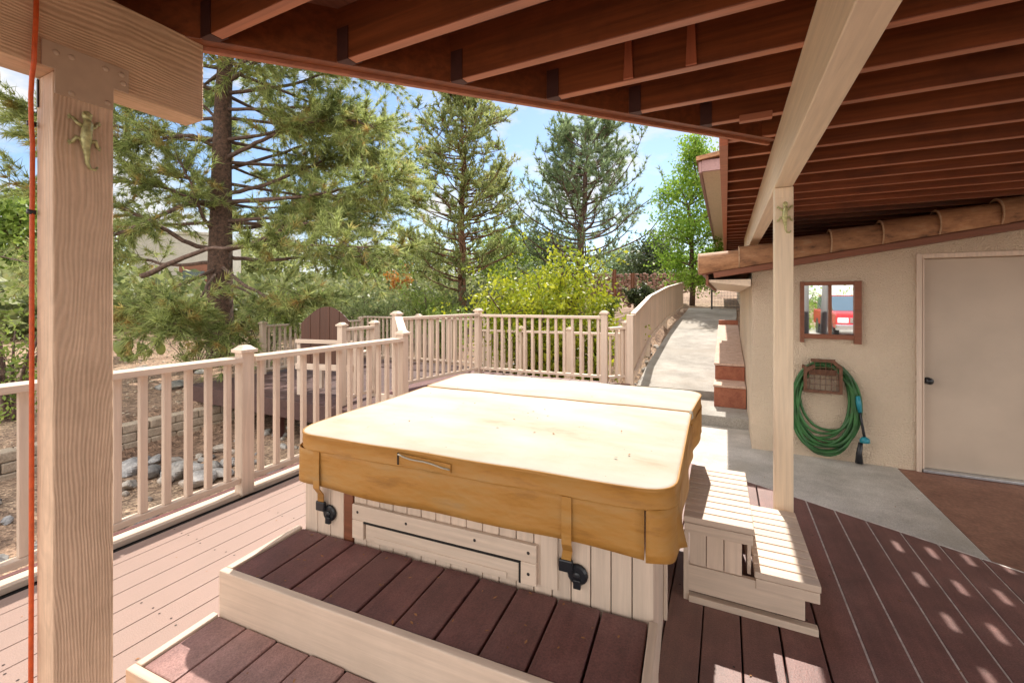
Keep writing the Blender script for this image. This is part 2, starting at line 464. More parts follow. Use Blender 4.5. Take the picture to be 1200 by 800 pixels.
# ------------------------------------------------------------------ mesh helpers
class MB:
    def __init__(s):
        s.v, s.f = [], []

    def add(s, vs, fs):
        o = len(s.v)
        s.v += [tuple(p) for p in vs]
        s.f += [tuple(i + o for i in f) for f in fs]
        return s

    def box(s, x0, x1, y0, y1, z0, z1):
        return s.add([(x0, y0, z0), (x1, y0, z0), (x1, y1, z0), (x0, y1, z0), (x0, y0, z1), (x1, y0, z1), (x1, y1, z1), (x0, y1, z1)],
                     [(3, 2, 1, 0), (4, 5, 6, 7), (0, 1, 5, 4), (1, 2, 6, 5), (2, 3, 7, 6), (3, 0, 4, 7)])

    def cbox(s, c, sx, sy, sz, rz=0.0):
        m = Matrix.Translation(c) @ Matrix.Rotation(rz, 4, 'Z')
        pts = [m @ Vector((a * sx / 2, b * sy / 2, d * sz / 2)) for d in (-1, 1) for a, b in ((-1, -1), (1, -1), (1, 1), (-1, 1))]
        return s.add(pts, [(3, 2, 1, 0), (4, 5, 6, 7), (0, 1, 5, 4), (1, 2, 6, 5), (2, 3, 7, 6), (3, 0, 4, 7)])

    def bar(s, p0, p1, w, h, up=(0, 0, 1)):
        p0, p1 = Vector(p0), Vector(p1)
        d = (p1 - p0).normalized()
        u = Vector(up)
        sd = d.cross(u).normalized()
        u = sd.cross(d).normalized()
        pts = []
        for p in (p0, p1):
            for a, b in ((-1, -1), (1, -1), (1, 1), (-1, 1)):
                pts.append(p + sd * a * w / 2 + u * b * h / 2)
        return s.add(pts, [(0, 1, 2, 3), (7, 6, 5, 4), (0, 4, 5, 1), (1, 5, 6, 2), (2, 6, 7, 3), (3, 7, 4, 0)])

    def prism(s, poly, z0, z1):
        """poly: counterclockwise xy list"""
        n = len(poly)
        zz = lambda z, i: z[i] if isinstance(z, (list, tuple)) else z
        vs = [(p[0], p[1], zz(z0, i)) for i, p in enumerate(poly)] + [(p[0], p[1], zz(z1, i)) for i, p in enumerate(poly)]
        fs = [tuple(range(n - 1, -1, -1)), tuple(range(n, 2 * n))] + [(i, (i + 1) % n, n + (i + 1) % n, n + i) for i in range(n)]
        return s.add(vs, fs)

    def slab_y(s, poly, y0, y1):
        """poly in xz, counterclockwise seen from -y, pushed along y"""
        n = len(poly)
        vs = [(p[0], y0, p[1]) for p in poly] + [(p[0], y1, p[1]) for p in poly]
        fs = [tuple(range(n)), tuple(range(2 * n - 1, n - 1, -1))] + [((i + 1) % n, i, n + i, n + (i + 1) % n) for i in range(n)]
        return s.add(vs, fs)

    def tube(s, pts, rad, n=8, caps=True, closed=False):
        pts = [Vector(p) for p in pts]
        m = len(pts)
        rad = rad if isinstance(rad, (list, tuple)) else [rad] * m
        vs, fs = [], []
        prev = None
        for i, p in enumerate(pts):
            a, b = pts[max(i - 1, 0)], pts[min(i + 1, m - 1)]
            if closed:
                a, b = pts[(i - 1) % m], pts[(i + 1) % m]
            t = (b - a).normalized()
            if prev is None:
                prev = t.orthogonal().normalized()
            u = (prev - t * prev.dot(t)).normalized()
            prev = u
            w = t.cross(u)
            for k in range(n):
                an = 2 * math.pi * k / n
                vs.append(p + (u * math.cos(an) + w * math.sin(an)) * rad[i])
        for i in range(m if closed else m - 1):
            j = (i + 1) % m
            for k in range(n):
                fs.append((i * n + k, i * n + (k + 1) % n, j * n + (k + 1) % n, j * n + k))
        if caps and not closed:
            fs.append(tuple(range(n - 1, -1, -1)))
            fs.append(tuple((m - 1) * n + k for k in range(n)))
        return s.add(vs, fs)

    def ball(s, c, r, n=10, m=6, sq=(1, 1, 1)):
        vs, fs = [], []
        c = Vector(c)
        for i in range(m + 1):
            th = math.pi * i / m
            for k in range(n):
                ph = 2 * math.pi * k / n
                vs.append((c.x + r * sq[0] * math.sin(th) * math.cos(ph), c.y + r * sq[1] * math.sin(th) * math.sin(ph), c.z + r * sq[2] * math.cos(th)))
        for i in range(m):
            for k in range(n):
                fs.append((i * n + k, (i + 1) * n + k, (i + 1) * n + (k + 1) % n, i * n + (k + 1) % n))
        return s.add(vs, fs)

    def rock(s, c, r, seed, flat=0.7, n=9, m=7):
        rnd = random.Random(seed)
        k = [Vector((rnd.gauss(0, 1), rnd.gauss(0, 1), rnd.gauss(0, 1))).normalized() for _ in range(7)]
        lim = [rnd.uniform(0.45, 0.9) for _ in k]
        rz = rnd.uniform(0, 6.28)
        sx, sy = rnd.uniform(0.85, 1.35), rnd.uniform(0.7, 1.0)
        vs, fs = [], []
        for i in range(m + 1):
            th = math.pi * i / m
            for q in range(n):
                ph = 2 * math.pi * q / n
                d = Vector((math.sin(th) * math.cos(ph), math.sin(th) * math.sin(ph), math.cos(th)))
                rr = 1.0
                for kk, ll in zip(k, lim):
                    dt = d.dot(kk)
                    if dt > 1e-3:
                        rr = min(rr, ll / dt)
                d = d * rr * r
                x, y = d.x * sx, d.y * sy
                vs.append((c[0] + x * math.cos(rz) - y * math.sin(rz), c[1] + x * math.sin(rz) + y * math.cos(rz), c[2] + d.z * flat))
        for i in range(m):
            for q in range(n):
                fs.append((i * n + q, (i + 1) * n + q, (i + 1) * n + (q + 1) % n, i * n + (q + 1) % n))
        return s.add(vs, fs)

    def build(s, name, m, parent=None, bevel=0.0, smooth=False, loc=None):
        me = bpy.data.meshes.new(name)
        me.from_pydata(s.v, [], s.f)
        me.update()
        me.materials.append(m)
        if smooth:
            me.polygons.foreach_set('use_smooth', [True] * len(me.polygons))
        o = bpy.data.objects.new(name, me)
        C.objects.link(o)
        if parent is not None:
            o.parent = parent
        if loc is not None:
            o.location = loc
        if bevel:
            b = o.modifiers.new('edge', 'BEVEL')
            b.width = bevel
            b.segments = 2
            b.limit_method = 'ANGLE'
            b.angle_limit = R(40)
        return o


def np_mesh(name, verts, nper, m, parent=None):
    """verts (K*nper,3): K separate faces of nper corners"""
    me = bpy.data.meshes.new(name)
    nv = len(verts)
    k = nv // nper
    me.vertices.add(nv)
    me.vertices.foreach_set('co', np.ascontiguousarray(verts, dtype=np.float32).ravel())
    me.loops.add(nv)
    me.loops.foreach_set('vertex_index', np.arange(nv, dtype=np.int32))
    me.polygons.add(k)
    me.polygons.foreach_set('loop_start', np.arange(0, nv, nper, dtype=np.int32))
    me.polygons.foreach_set('loop_total', np.full(k, nper, dtype=np.int32))
    me.update(calc_edges=True)
    me.materials.append(m)
    o = bpy.data.objects.new(name, me)
    C.objects.link(o)
    if parent is not None:
        o.parent = parent
    return o


def thing(name, label, cat, loc=(0, 0, 0), rz=0.0, group=None):
    o = bpy.data.objects.new(name, None)
    o.empty_display_size = 0.1
    C.objects.link(o)
    o.location = loc
    o.rotation_euler = (0, 0, rz)
    o['label'] = label
    o['category'] = cat
    if group:
        o['group'] = group
    return o


def tag(o, label, cat, group=None):
    o['label'] = label
    o['category'] = cat
    if group:
        o['group'] = group
    return o


def struct(o):
    o['kind'] = 'structure'
    return o


def stuff(o, label=None, cat=None):
    o['kind'] = 'stuff'
    if label:
        o['label'] = label
        o['category'] = cat
    return o


def sstep(a, b, x):
    t = min(1, max(0, (x - a) / (b - a)))
    return t * t * (3 - 2 * t)


# ------------------------------------------------------------------ world and sun
EL = R(48.9)
AZ = math.atan2(-0.155, 0.86)          # towards the sun, measured from +y, negative = to the left
w = bpy.data.worlds.new('World')
scene.world = w
w.use_nodes = True
nt = w.node_tree
bg = nt.nodes['Background']
sky = nt.nodes.new('ShaderNodeTexSky')
sky.sky_type = 'NISHITA'
sky.sun_disc = False
sky.sun_elevation = EL
sky.sun_rotation = AZ
sky.air_density = 1.0
sky.dust_density = 0.3
sky.ozone_density = 2.5
tc = nt.nodes.new('ShaderNodeTexCoord')
mp = nt.nodes.new('ShaderNodeMapping')
mp.inputs['Scale'].default_value = (1.0, 1.0, 2.4)
mp.inputs['Location'].default_value = (0.9, 0.3, 0.15)
L(nt, tc.outputs['Generated'], mp.inputs[0])
cn = N(nt, 'ShaderNodeTexNoise', Scale=3.4, Detail=9.0, Roughness=0.58)
L(nt, mp.outputs[0], cn.inputs['Vector'])
cr = ramp(nt, cn.outputs[0], [(0.455, (0, 0, 0)), (0.585, (1, 1, 1))])
# bright cloud bank added behind the camera to fill shaded faces; thin clouds ahead
sp = nt.nodes.new('ShaderNodeSeparateXYZ')
L(nt, tc.outputs['Generated'], sp.inputs[0])
bk = nt.nodes.new('ShaderNodeMapRange')
bk.inputs['From Min'].default_value = 0.25
bk.inputs['From Max'].default_value = -0.35
L(nt, sp.outputs[1], bk.inputs['Value'])
cc = mixc(nt, bk.outputs[0], (5.2, 5.2, 5.3), (17.0, 16.0, 14.8))
mxm = nt.nodes.new('ShaderNodeMath')
mxm.operation = 'MULTIPLY_ADD'
L(nt, bk.outputs[0], mxm.inputs[0])
mxm.inputs[1].default_value = 0.45
L(nt, cr.outputs[0], mxm.inputs[2])
mxm.use_clamp = True
cl = mixc(nt, mxm.outputs[0], sky.outputs[0], cc)
L(nt, cl, bg.inputs['Color'])
bg.inputs['Strength'].default_value = 0.075

sd = bpy.data.lights.new('sun', 'SUN')
sd.energy = 3.0
sd.angle = R(0.53)
sd.color = (1.0, 0.93, 0.83)
so = bpy.data.objects.new('sun', sd)
C.objects.link(so)
to_sun = Vector((math.sin(AZ) * math.cos(EL), math.cos(AZ) * math.cos(EL), math.sin(EL)))
so.rotation_euler = to_sun.to_track_quat('Z', 'Y').to_euler()
so.location = to_sun * 60

vs_ = scene.view_settings
scene.display_settings.display_device = 'sRGB'
vs_.view_transform = 'Standard'
vs_.look = 'None'
vs_.gamma = 1
vs_.exposure = 1.35
scene.cycles.use_denoising = True
scene.cycles.max_bounces = 10
scene.cycles.diffuse_bounces = 6
scene.cycles.sample_clamp_indirect = 8


# ------------------------------------------------------------------ terrain
PY0 = 7.18                              # where the ramped path starts
FLOOR = -0.276                          # floor of the store room and its concrete slab


def fence_z(y):
    return 0.2 + 0.078 * max(0, min(y, 17.5) - 6.2)


def path_z(y):
    return -0.03 + 0.105 * max(0, min(y, 17.2) - PY0)


def ground_z(x, y):
    r = math.hypot(x, y)
    far = -0.38 + 0.05 * max(0, r - 9)
    far = min(far, 4 + 0.02 * r)
    bank = 1 - sstep(-1.62, -1.36, x)
    pz = (path_z(y) - 0.05) * (1 - bank) + (fence_z(y) - 0.02) * bank + 0.07 * max(0, y - 18)
    pz = min(pz, 3.0)
    wx = sstep(-6.0, -1.6, x) * sstep(5.6, 9.5, y)
    z = far * (1 - wx) + pz * wx
    # the dry creek beside the deck
    creek = sstep(-7.95, -7.55, x) * (1 - sstep(-1.7, -1.25, x)) * (1 - sstep(8.0, 11.5, y))
    z = z * (1 - creek) + (-0.86 + 0.05 * max(0, -3.5 - x) * 0.3 + 0.08 * math.sin(y * 1.7 + x)) * creek
    # level ground under and behind the building
    flat = sstep(-1.6, -1.2, x) * (1 - sstep(6.8, 7.3, y))
    z = z * (1 - flat) + (FLOOR - 0.1) * flat
    back = 1 - sstep(-4.5, -2.8, y)
    z = z * (1 - back) + (-0.14) * back
    return z + 0.02 * math.sin(x * 2.1 + 1.3 * y) * sstep(3, 8, r)


def axis_pts(a, b, fine_a, fine_b, step):
    out = []
    x = a
    while x < b:
        out.append(x)
        if fine_a <= x <= fine_b:
            x += step
        else:
            dd = (fine_a - x) if x < fine_a else (x - fine_b)
            x += max(step, dd * 0.22)
    out.append(b)
    return out


xs = sorted(axis_pts(-420, 420, -14, 8, 0.25) + [-1.63, -1.55, -1.45, -1.35, -1.3, -1.2])
ys = axis_pts(-300, 600, -6, 26, 0.25)
b = MB()
b.v = [(x, y, ground_z(x, y)) for y in ys for x in xs]
nx = len(xs)
b.f = [(j * nx + i, j * nx + i + 1, (j + 1) * nx + i + 1, (j + 1) * nx + i) for j in range(len(ys) - 1) for i in range(nx - 1)]
struct(b.build('ground', M['ground'], smooth=True))

# far hills
M['hill'] = speckle('scrub covered hill', (0.06, 0.075, 0.035), (0.20, 0.17, 0.10), 0.12, 0.95, 0.3, 0.5, 0.9)
b = MB()
na, rows = 90, 7
for j in range(rows):
    for i in range(na):
        a = -1.7 + 3.4 * i / (na - 1)
        rad = 130 + 55 * j
        hh = (9 + 7 * math.sin(2.3 * a + 0.8) + 3 * math.sin(7 * a + 2) + 1.2 * math.sin(19 * a)) * math.sin(math.pi * j / (rows - 1) * 0.8)
        b.v.append((rad * math.sin(a), rad * math.cos(a), 3 + max(0, hh) * (1 + 0.1 * math.sin(i * j * 1.7))))
b.f = [(j * na + i, j * na + i + 1, (j + 1) * na + i + 1, (j + 1) * na + i) for j in range(rows - 1) for i in range(na - 1)]
struct(b.build('hills', M['hill'], smooth=True))

# ------------------------------------------------------------------ deck floor
SEAM, PITCH, GAP = 0.491, 0.145, 0.008


def slab_edge(x):                       # where the concrete begins
    return 3.71 - 0.519 * (x - 0.17)


def deck_end(x):
    return min(4.15, slab_edge(x)) if x > -0.6 else 4.15


b = MB()
screws = MB()
k0 = -25
while True:
    gp_ = GAP if k0 >= -3 else 0.0055
    x0 = SEAM + PITCH * k0 + gp_ / 2
    x1 = x0 + PITCH - gp_
    k0 += 1
    if x0 > 3.6:
        break
    if x0 < -3.07:
        continue
    rnd = random.Random(k0)
    cuts = [-3.0, rnd.uniform(-1.8, -0.4), None]
    segs = [(-3.0, cuts[1] - 0.002), (cuts[1] + 0.002, None)]
    for (ya, yb) in segs:
        ya0 = ya1 = ya
        yb0 = deck_end(x0) if yb is None else yb
        yb1 = deck_end(x1) if yb is None else yb
        if yb0 <= ya0 + 0.05:
            continue
        b.prism([(x0, ya0), (x1, ya1), (x1, yb1), (x0, yb0)], -0.032, 0.0)
    if x0 < 0.4:
        for q in range(9):
            yy = -0.2 + q * 0.405
            if yy < deck_end(x0) - 0.05 and rnd.random() < 0.75:
                for sx in (0.03, 0.11):
                    if rnd.random() < 0.8:
                        cx, cyy = x0 + sx + rnd.uniform(-0.006, 0.006), yy + rnd.uniform(-0.012, 0.012)
                        screws.add([(cx + 0.0048 * math.cos(t * 1.0472), cyy + 0.0048 * math.sin(t * 1.0472), 0.0012) for t in range(6)], [tuple(range(6))])
deck = struct(b.build('deck', M['deck'], bevel=0.003))
screws.build('screw_heads', M['screw'], deck)
e = MB()
e.box(-3.2, -3.095, -3.0, 4.15, -0.035, -0.003)
e.build('edge_board', M['beige_y'], deck, 0.003)
e = MB()
e.box(-3.26, -3.222, -3.0, 4.15, -0.30, -0.01)
e.build('fascia', M['tread'], deck, 0.002)
s1 = MB()
s1.prism([(-3.2, -3.0), (0.43, -3.0), (0.43, slab_edge(0.43) - .01), (-0.6, 4.1), (-3.2, 4.1)], -0.09, -0.04)
struct(s1.build('deck_underlay', M['gap']))
s1 = MB()
s1.prism([(0.432, -3.0), (3.7, -3.0), (3.7, slab_edge(3.7) - .01), (0.432, slab_edge(0.432) - .01)], -0.09, -0.004)
struct(s1.build('gap_grit', M['filler']))

# landing behind the tub, a step higher
b = MB()
x0 = -3.95
while x0 < -1.25:
    b.box(x0, min(x0 + PITCH - GAP, -1.2), 4.2, 6.2, 0.15, 0.182)
    x0 += PITCH
land = struct(b.build('landing', M['tread'], bevel=0.003))
e = MB()
e.box(-3.95, -1.2, 4.16, 4.195, -0.05, 0.18)
e.box(-3.99, -3.955, 4.16, 6.2, -0.35, 0.17)
e.box(-3.95, -1.2, 6.205, 6.24, -0.6, 0.17)
e.build('riser', M['beige_x'], land, 0.002)

# concrete: slab below the deck edge, two steps, ramped path
SX = 1.503
b = MB()
b.prism([(-1.2, slab_edge(-0.6) + .02), (-0.6, slab_edge(-0.6) + .02), (0.17, 3.73), (SX, slab_edge(SX) + .02), (SX, 5.47), (0.3, 5.47), (0.3, 6.2), (-1.3, 6.2), (-1.3, 4.3)], FLOOR - 0.2, FLOOR + 0.005)
struct(b.build('concrete_slab', M['slab'], bevel=0.006))
b = MB()
b.box(-1.34, 0.3, 6.205, 7.175, FLOOR - 0.2, FLOOR + 0.138)
struct(b.build('step', M['concrete'], bevel=0.008))
b = MB()
pts = []
ny = 30
for i in range(ny + 1):
    y = PY0 + (17.6 - PY0) * i / ny
    xl = -1.29 - 0.06 * sstep(7, 9, y) + 0.12 * sstep(13, 17, y)
    xr = 0.0 + 0.32 * sstep(10, 16, y)
    pts.append((xl, xr, y, path_z(y) + 0.012))
for i in range(ny):
    xl, xr, y, z = pts[i]
    xl2, xr2, y2, z2 = pts[i + 1]
    if i in (4, 10, 16, 22):
        y += 0.012
    b.add([(xl, y, z - .3), (xr, y, z - .3), (xr2, y2, z2 - .3), (xl2, y2, z2 - .3), (xl, y, z), (xr, y, z), (xr2, y2, z2), (xl2, y2, z2)],
          [(4, 5, 6, 7), (0, 1, 5, 4), (1, 2, 6, 5), (2, 3, 7, 6), (3, 0, 4, 7)])
struct(b.build('path', M['concrete']))
b = MB()
b.prism([(SX + .003, slab_edge(SX) + .02), (3.7, slab_edge(3.7) + .02), (4.4, 5.47), (SX + .003, 5.47)], FLOOR - 0.2, FLOOR + 0.002)
struct(b.build('porch_floor', M['redfloor']))
b = MB()
b.bar((-0.6, slab_edge(-0.6) + 0.004, -0.055), (3.7, slab_edge(3.7) + 0.004, -0.055), 0.012, 0.11)
struct(b.build('deck_nosing', M['filler']))
b = MB()
b.prism([(-6, -16), (12, -16), (12, -3.05), (-6, -3.05)], -0.3, -0.1)  # pale slab added behind the camera to bounce light under the deck
struct(b.build('bounce_patio', M['slab']))

# ------------------------------------------------------------------ railings
def rail_axis(d):
    return 'beige_x' if abs(d.x) > abs(d.y) else 'beige_y'


def make_post(par, x, y, z0, zt, w=0.089, rz=0.0, cap=True):
    pb = MB().cbox((x, y, (z0 + zt - 0.05) / 2), w, w, zt - 0.05 - z0, rz)
    po = pb.build('post', M['beige_v'], par, 0.004)
    if cap:
        c = MB()
        c.cbox((x, y, zt - 0.038), w + 0.034, w + 0.034, 0.024, rz)
        h = (w + 0.018) / 2
        c.add([(x - h, y - h, zt - 0.026), (x + h, y - h, zt - 0.026), (x + h, y + h, zt - 0.026), (x - h, y + h, zt - 0.026),
               (x - h * .5, y - h * .5, zt), (x + h * .5, y - h * .5, zt), (x + h * .5, y + h * .5, zt), (x - h * .5, y + h * .5, zt)],
              [(4, 5, 6, 7), (0, 1, 5, 4), (1, 2, 6, 5), (2, 3, 7, 6), (3, 0, 4, 7)])
        c.build('post_cap', M['beige_x'], po, 0.003)
    return po


def railing(label, p0, p1, z0, z1, h, posts, balusters, top_w=0.095, low=0.09, ptop=0.08, group='beige railings round the decks', cat='railing', bal=0.037, top_h=0.038, bottom=True):
    """p0,p1 xy; z0,z1 floor at both ends; posts, balusters: metres along the run"""
    p0, p1 = Vector(p0), Vector(p1)
    d = p1 - p0
    ln = d.length
    dn = d.normalized()
    t = thing('railing', label, cat, (p0.x, p0.y, z0), 0, group)
    rz = math.atan2(dn.y, dn.x)
    mx = M[rail_axis(dn)]

    def at(s, zz):
        q = dn * s
        return (q.x, q.y, (z1 - z0) * s / ln + zz)
    ps = sorted(posts)
    edges = [0.0] + [q for q in ps if 0.02 < q < ln - 0.02] + [ln]
    for a, c in zip(edges[:-1], edges[1:]):
        a2 = a + (0.045 if any(abs(a - q) < 0.01 for q in ps) else 0)
        c2 = c - (0.045 if any(abs(c - q) < 0.01 for q in ps) else 0)
        MB().bar(at(a2, h - top_h / 2), at(c2, h - top_h / 2), top_w, top_h).build('top_rail', mx, t, 0.004)
        if bottom:
            MB().bar(at(a2, low), at(c2, low), 0.06, 0.038).build('bottom_rail', mx, t, 0.004)
    for q in ps:
        x, y, z = at(q, 0)
        make_post(t, x, y, z - 0.02, z + h + ptop, rz=rz)
    for s_ in balusters:
        x, y, z = at(s_, 0)
        zb = z + (low + 0.02 if bottom else low)
        jr = random.Random(int(x * 977 + y * 613))
        MB().cbox((x + jr.uniform(-.003, .003), y + jr.uniform(-.003, .003), (zb + z + h - top_h) / 2), bal * jr.uniform(0.95, 1.06), bal, h - top_h - (zb - z), rz + jr.uniform(-0.04, 0.04)).build('baluster', M['beige_v'], t, 0.003)
    return t


# near railing along the left deck edge (posts at y 0.23, 1.945, 3.65)
RX = -3.115
ys_b = [1.945 - 0.122 * i for i in range(1, 14)] + [1.945 + 0.122 * i for i in range(1, 14)]
railing('beige wooden railing along the left deck edge, closest to the painted post', (RX, 0.23), (RX, 3.65), 0, 0, 0.965,
        [0.0, 1.715, 3.42], [y - 0.23 for y in ys_b], top_w=0.13)
railing('beige railing at the far left edge of the photo, beyond the cord', (RX, -1.6), (RX, 0.18), 0, 0, 0.965,
        [], [0.122 * i for i in range(1, 14)])
# sloped piece from the landing down to the deck rail
railing('short sloping handrail joining the raised landing to the left deck railing', (-3.17, 3.73), (-3.74, 4.3), 0.0, 0.165, 0.99,
        [], [0.2, 0.36, 0.52, 0.68], bottom=False)
# landing railings
C0, D0, E0 = Vector((-3.82, 4.36)), Vector((-3.56, 5.98)), Vector((-1.55, 6.1))
l1 = (D0 - C0).length
railing('beige railing on the left side of the raised landing, behind the hot tub', C0, D0, 0.175, 0.182, 0.965,
        [0.0, l1], [0.122 * i for i in range(1, 13)])
l2 = (E0 - D0).length
railing('beige railing across the back of the landing, in front of the yellow green bush', D0 + (E0 - D0).normalized() * 0.05, E0, 0.182, 0.182, 0.95,
        [l2 - 0.05], [0.125 * i for i in range(1, 16)])
# lower fence beyond, along the creek
railing('lower beige railing seen through the landing railing, beside the creek stones', (-4.3, 7.35), (-1.3, 7.0), -0.15, -0.1, 0.93,
        [0.9, 1.9], [0.06 + 0.16 * i for i in range(19)])

# ------------------------------------------------------------------ solid board fence along the path
fence = thing('board_fence', 'tall beige board fence climbing beside the concrete path', 'fence', (0, 0, 0))
fp = [Vector((-1.19, 6.33, 0.2)), Vector((-1.44, 9.5, 0.47)), Vector((-1.47, 12.6, 0.73)), Vector((-1.38, 16.6, 1.0))]
for i in range(3):
    a, c = fp[i], fp[i + 1]
    d = c - a
    n = int(d.length / 0.105)
    bb = MB()
    for k in range(n):
        q = a + d * ((k + 0.5) / n)
        rz = math.atan2(d.y, d.x)
        bb.cbox((q.x, q.y, q.z + 0.07 + 0.44), d.length / n - 0.016, 0.02, 0.88 + 0.01 * math.sin(k * 2.3), rz)
    bb.build('board_panel', M['beige_v'], fence, 0.002)
    MB().bar(a + Vector((0.0, 0, 0.96)), c + Vector((0, 0, 0.96)), 0.075, 0.035).build('top_rail', M['beige_y'], fence, 0.004)
    MB().bar(a + Vector((0.03, 0, 0.12)), c + Vector((0.03, 0, 0.12)), 0.038, 0.07).build('bottom_rail', M['beige_y'], fence, 0.003)
for a in fp:
    make_post(fence, a.x - 0.03, a.y - 0.05, a.z - 0.3, a.z + 1.0, 0.095, cap=False)
railing('narrow beige railing between the landing corner and the board fence', (-1.5, 6.14), (-1.27, 6.3), 0.17, 0.19, 0.80, [0.28], [0.12, 0.2])

# ------------------------------------------------------------------ hot tub (local frame: x along its front, y towards its back)
TR = R(3.8)
tub = thing('hot_tub', 'beige panelled hot tub under a folding tan vinyl cover', 'hot tub', (-1.725, 1.355, 0), TR)
TW, TD, TH = 1.52, 1.5, 0.70
b = MB()
b.box(0.012, TW - 0.012, 0.012, TD - 0.012, 0.0, TH - 0.01)
b.build('shell', M['gap'], tub)


def beadboard(length, make, pitch=0.07):
    n = max(1, round(length / pitch))
    for i in range(n):
        make(i * length / n + 0.0015, (i + 1) * length / n - 0.0015)


front = MB()
beadboard(0.228, lambda a, c: front.box(a, c, 0, 0.012, 0, TH - 0.012))
beadboard(TW - 0.285, lambda a, c: front.box(0.285 + a, 0.285 + c, 0, 0.012, 0, TH - 0.012))
front.build('front_panel', M['beige_v'], tub, 0.003)
MB().box(0.232, 0.281, -0.004, 0.012, 0, TH - 0.02).build('corner_strip', M['redtrim'], tub, 0.002)
for nm, xx in (('side_panel', 0.0), ('side_panel', TW - 0.012)):
    sd_ = MB()
    beadboard(TD - 0.03, lambda a, c: sd_.box(xx, xx + 0.012, 0.015 + a, 0.015 + c, 0, TH - 0.012))
    sd_.build(nm, M['beige_v'], tub, 0.003)
bk = MB()
beadboard(TW - .03, lambda a, c: bk.box(a + .015, c + .015, TD - 0.012, TD, 0, TH - 0.012))
bk.build('back_panel', M['beige_v'], tub, 0.003)
# right-hand edge trim seen beside the small stool
MB().box(TW + 0.001, TW + 0.016, 0.5, 0.56, 0.0, 0.6).build('trim_board', M['beige_v'], tub, 0.003)
# access hatch in the front
ax0, ax1, az1 = 0.292, 1.125, 0.505
hf = MB()
hf.box(ax0, ax1, -0.020, -0.001, az1 - 0.065, az1)
hf.box(ax0, ax0 + 0.06, -0.020, -0.001, 0.36, az1 - 0.066)
hf.box(ax1 - 0.06, ax1, -0.020, -0.001, 0.36, az1 - 0.066)
hatch = hf.build('access_hatch', M['beige_x'], tub, 0.003)
hp = MB()
hp.box(ax0 + 0.068, ax1 - 0.068, -0.014, -0.001, 0.36, az1 - 0.075)
hp.build('hatch_frame', M['beige_x'], hatch, 0.003)
hp = MB()
hp.box(ax0 + 0.115, ax1 - 0.115, -0.019, -0.0145, 0.36, az1 - 0.12)
hp.build('hatch_panel', M['beige_x'], hatch, 0.003)
hp = MB()
hp.box(ax0 + 0.0605, ax1 - 0.0605, -0.0185, -0.0145, az1 - 0.0745, az1 - 0.0665)
hp.box(ax1 - 0.0675, ax1 - 0.0605, -0.0185, -0.0145, 0.36, az1 - 0.075)
hp.build('hatch_gap', M['gap'], hatch)
hp = MB()
for sx, sz in ((ax0 + 0.03, az1 - 0.03), (0.57, az1 - 0.03), (0.88, az1 - 0.03), (ax1 - 0.03, az1 - 0.03), (ax1 - 0.03, 0.4)):
    hp.ball((sx, -0.021, sz), 0.006, 8, 4, (1, 0.4, 1))
hp.build('screw_heads', M['screw'], hatch)
MB().box(ax1 + 0.012, ax1 + 0.075, -0.010, -0.001, 0.36, 0.62).build('trim_board', M['beige_v'], tub, 0.002)


# the cover
def rounded_outline(corners, radii, n=7):
    out = []
    m = len(corners)
    for i in range(m):
        p, a, c = Vector(corners[i]), Vector(corners[i - 1]), Vector(corners[(i + 1) % m])
        r = radii[i]
        if r <= 0:
            out.append(p)
            continue
        da, dc = (a - p).normalized(), (c - p).normalized()
        s0, s1 = p + da * r, p + dc * r
        for k in range(n + 1):
            t = k / n
            out.append((1 - t) ** 2 * s0 + 2 * t * (1 - t) * p + t * t * s1)
    return out


cov = thing('tub_cover', 'tan vinyl folding cover lying on the hot tub, bleached pale on top', 'spa cover', (-1.725, 1.355, 0), TR)
ZC = 0.785
FOLD = 1.0


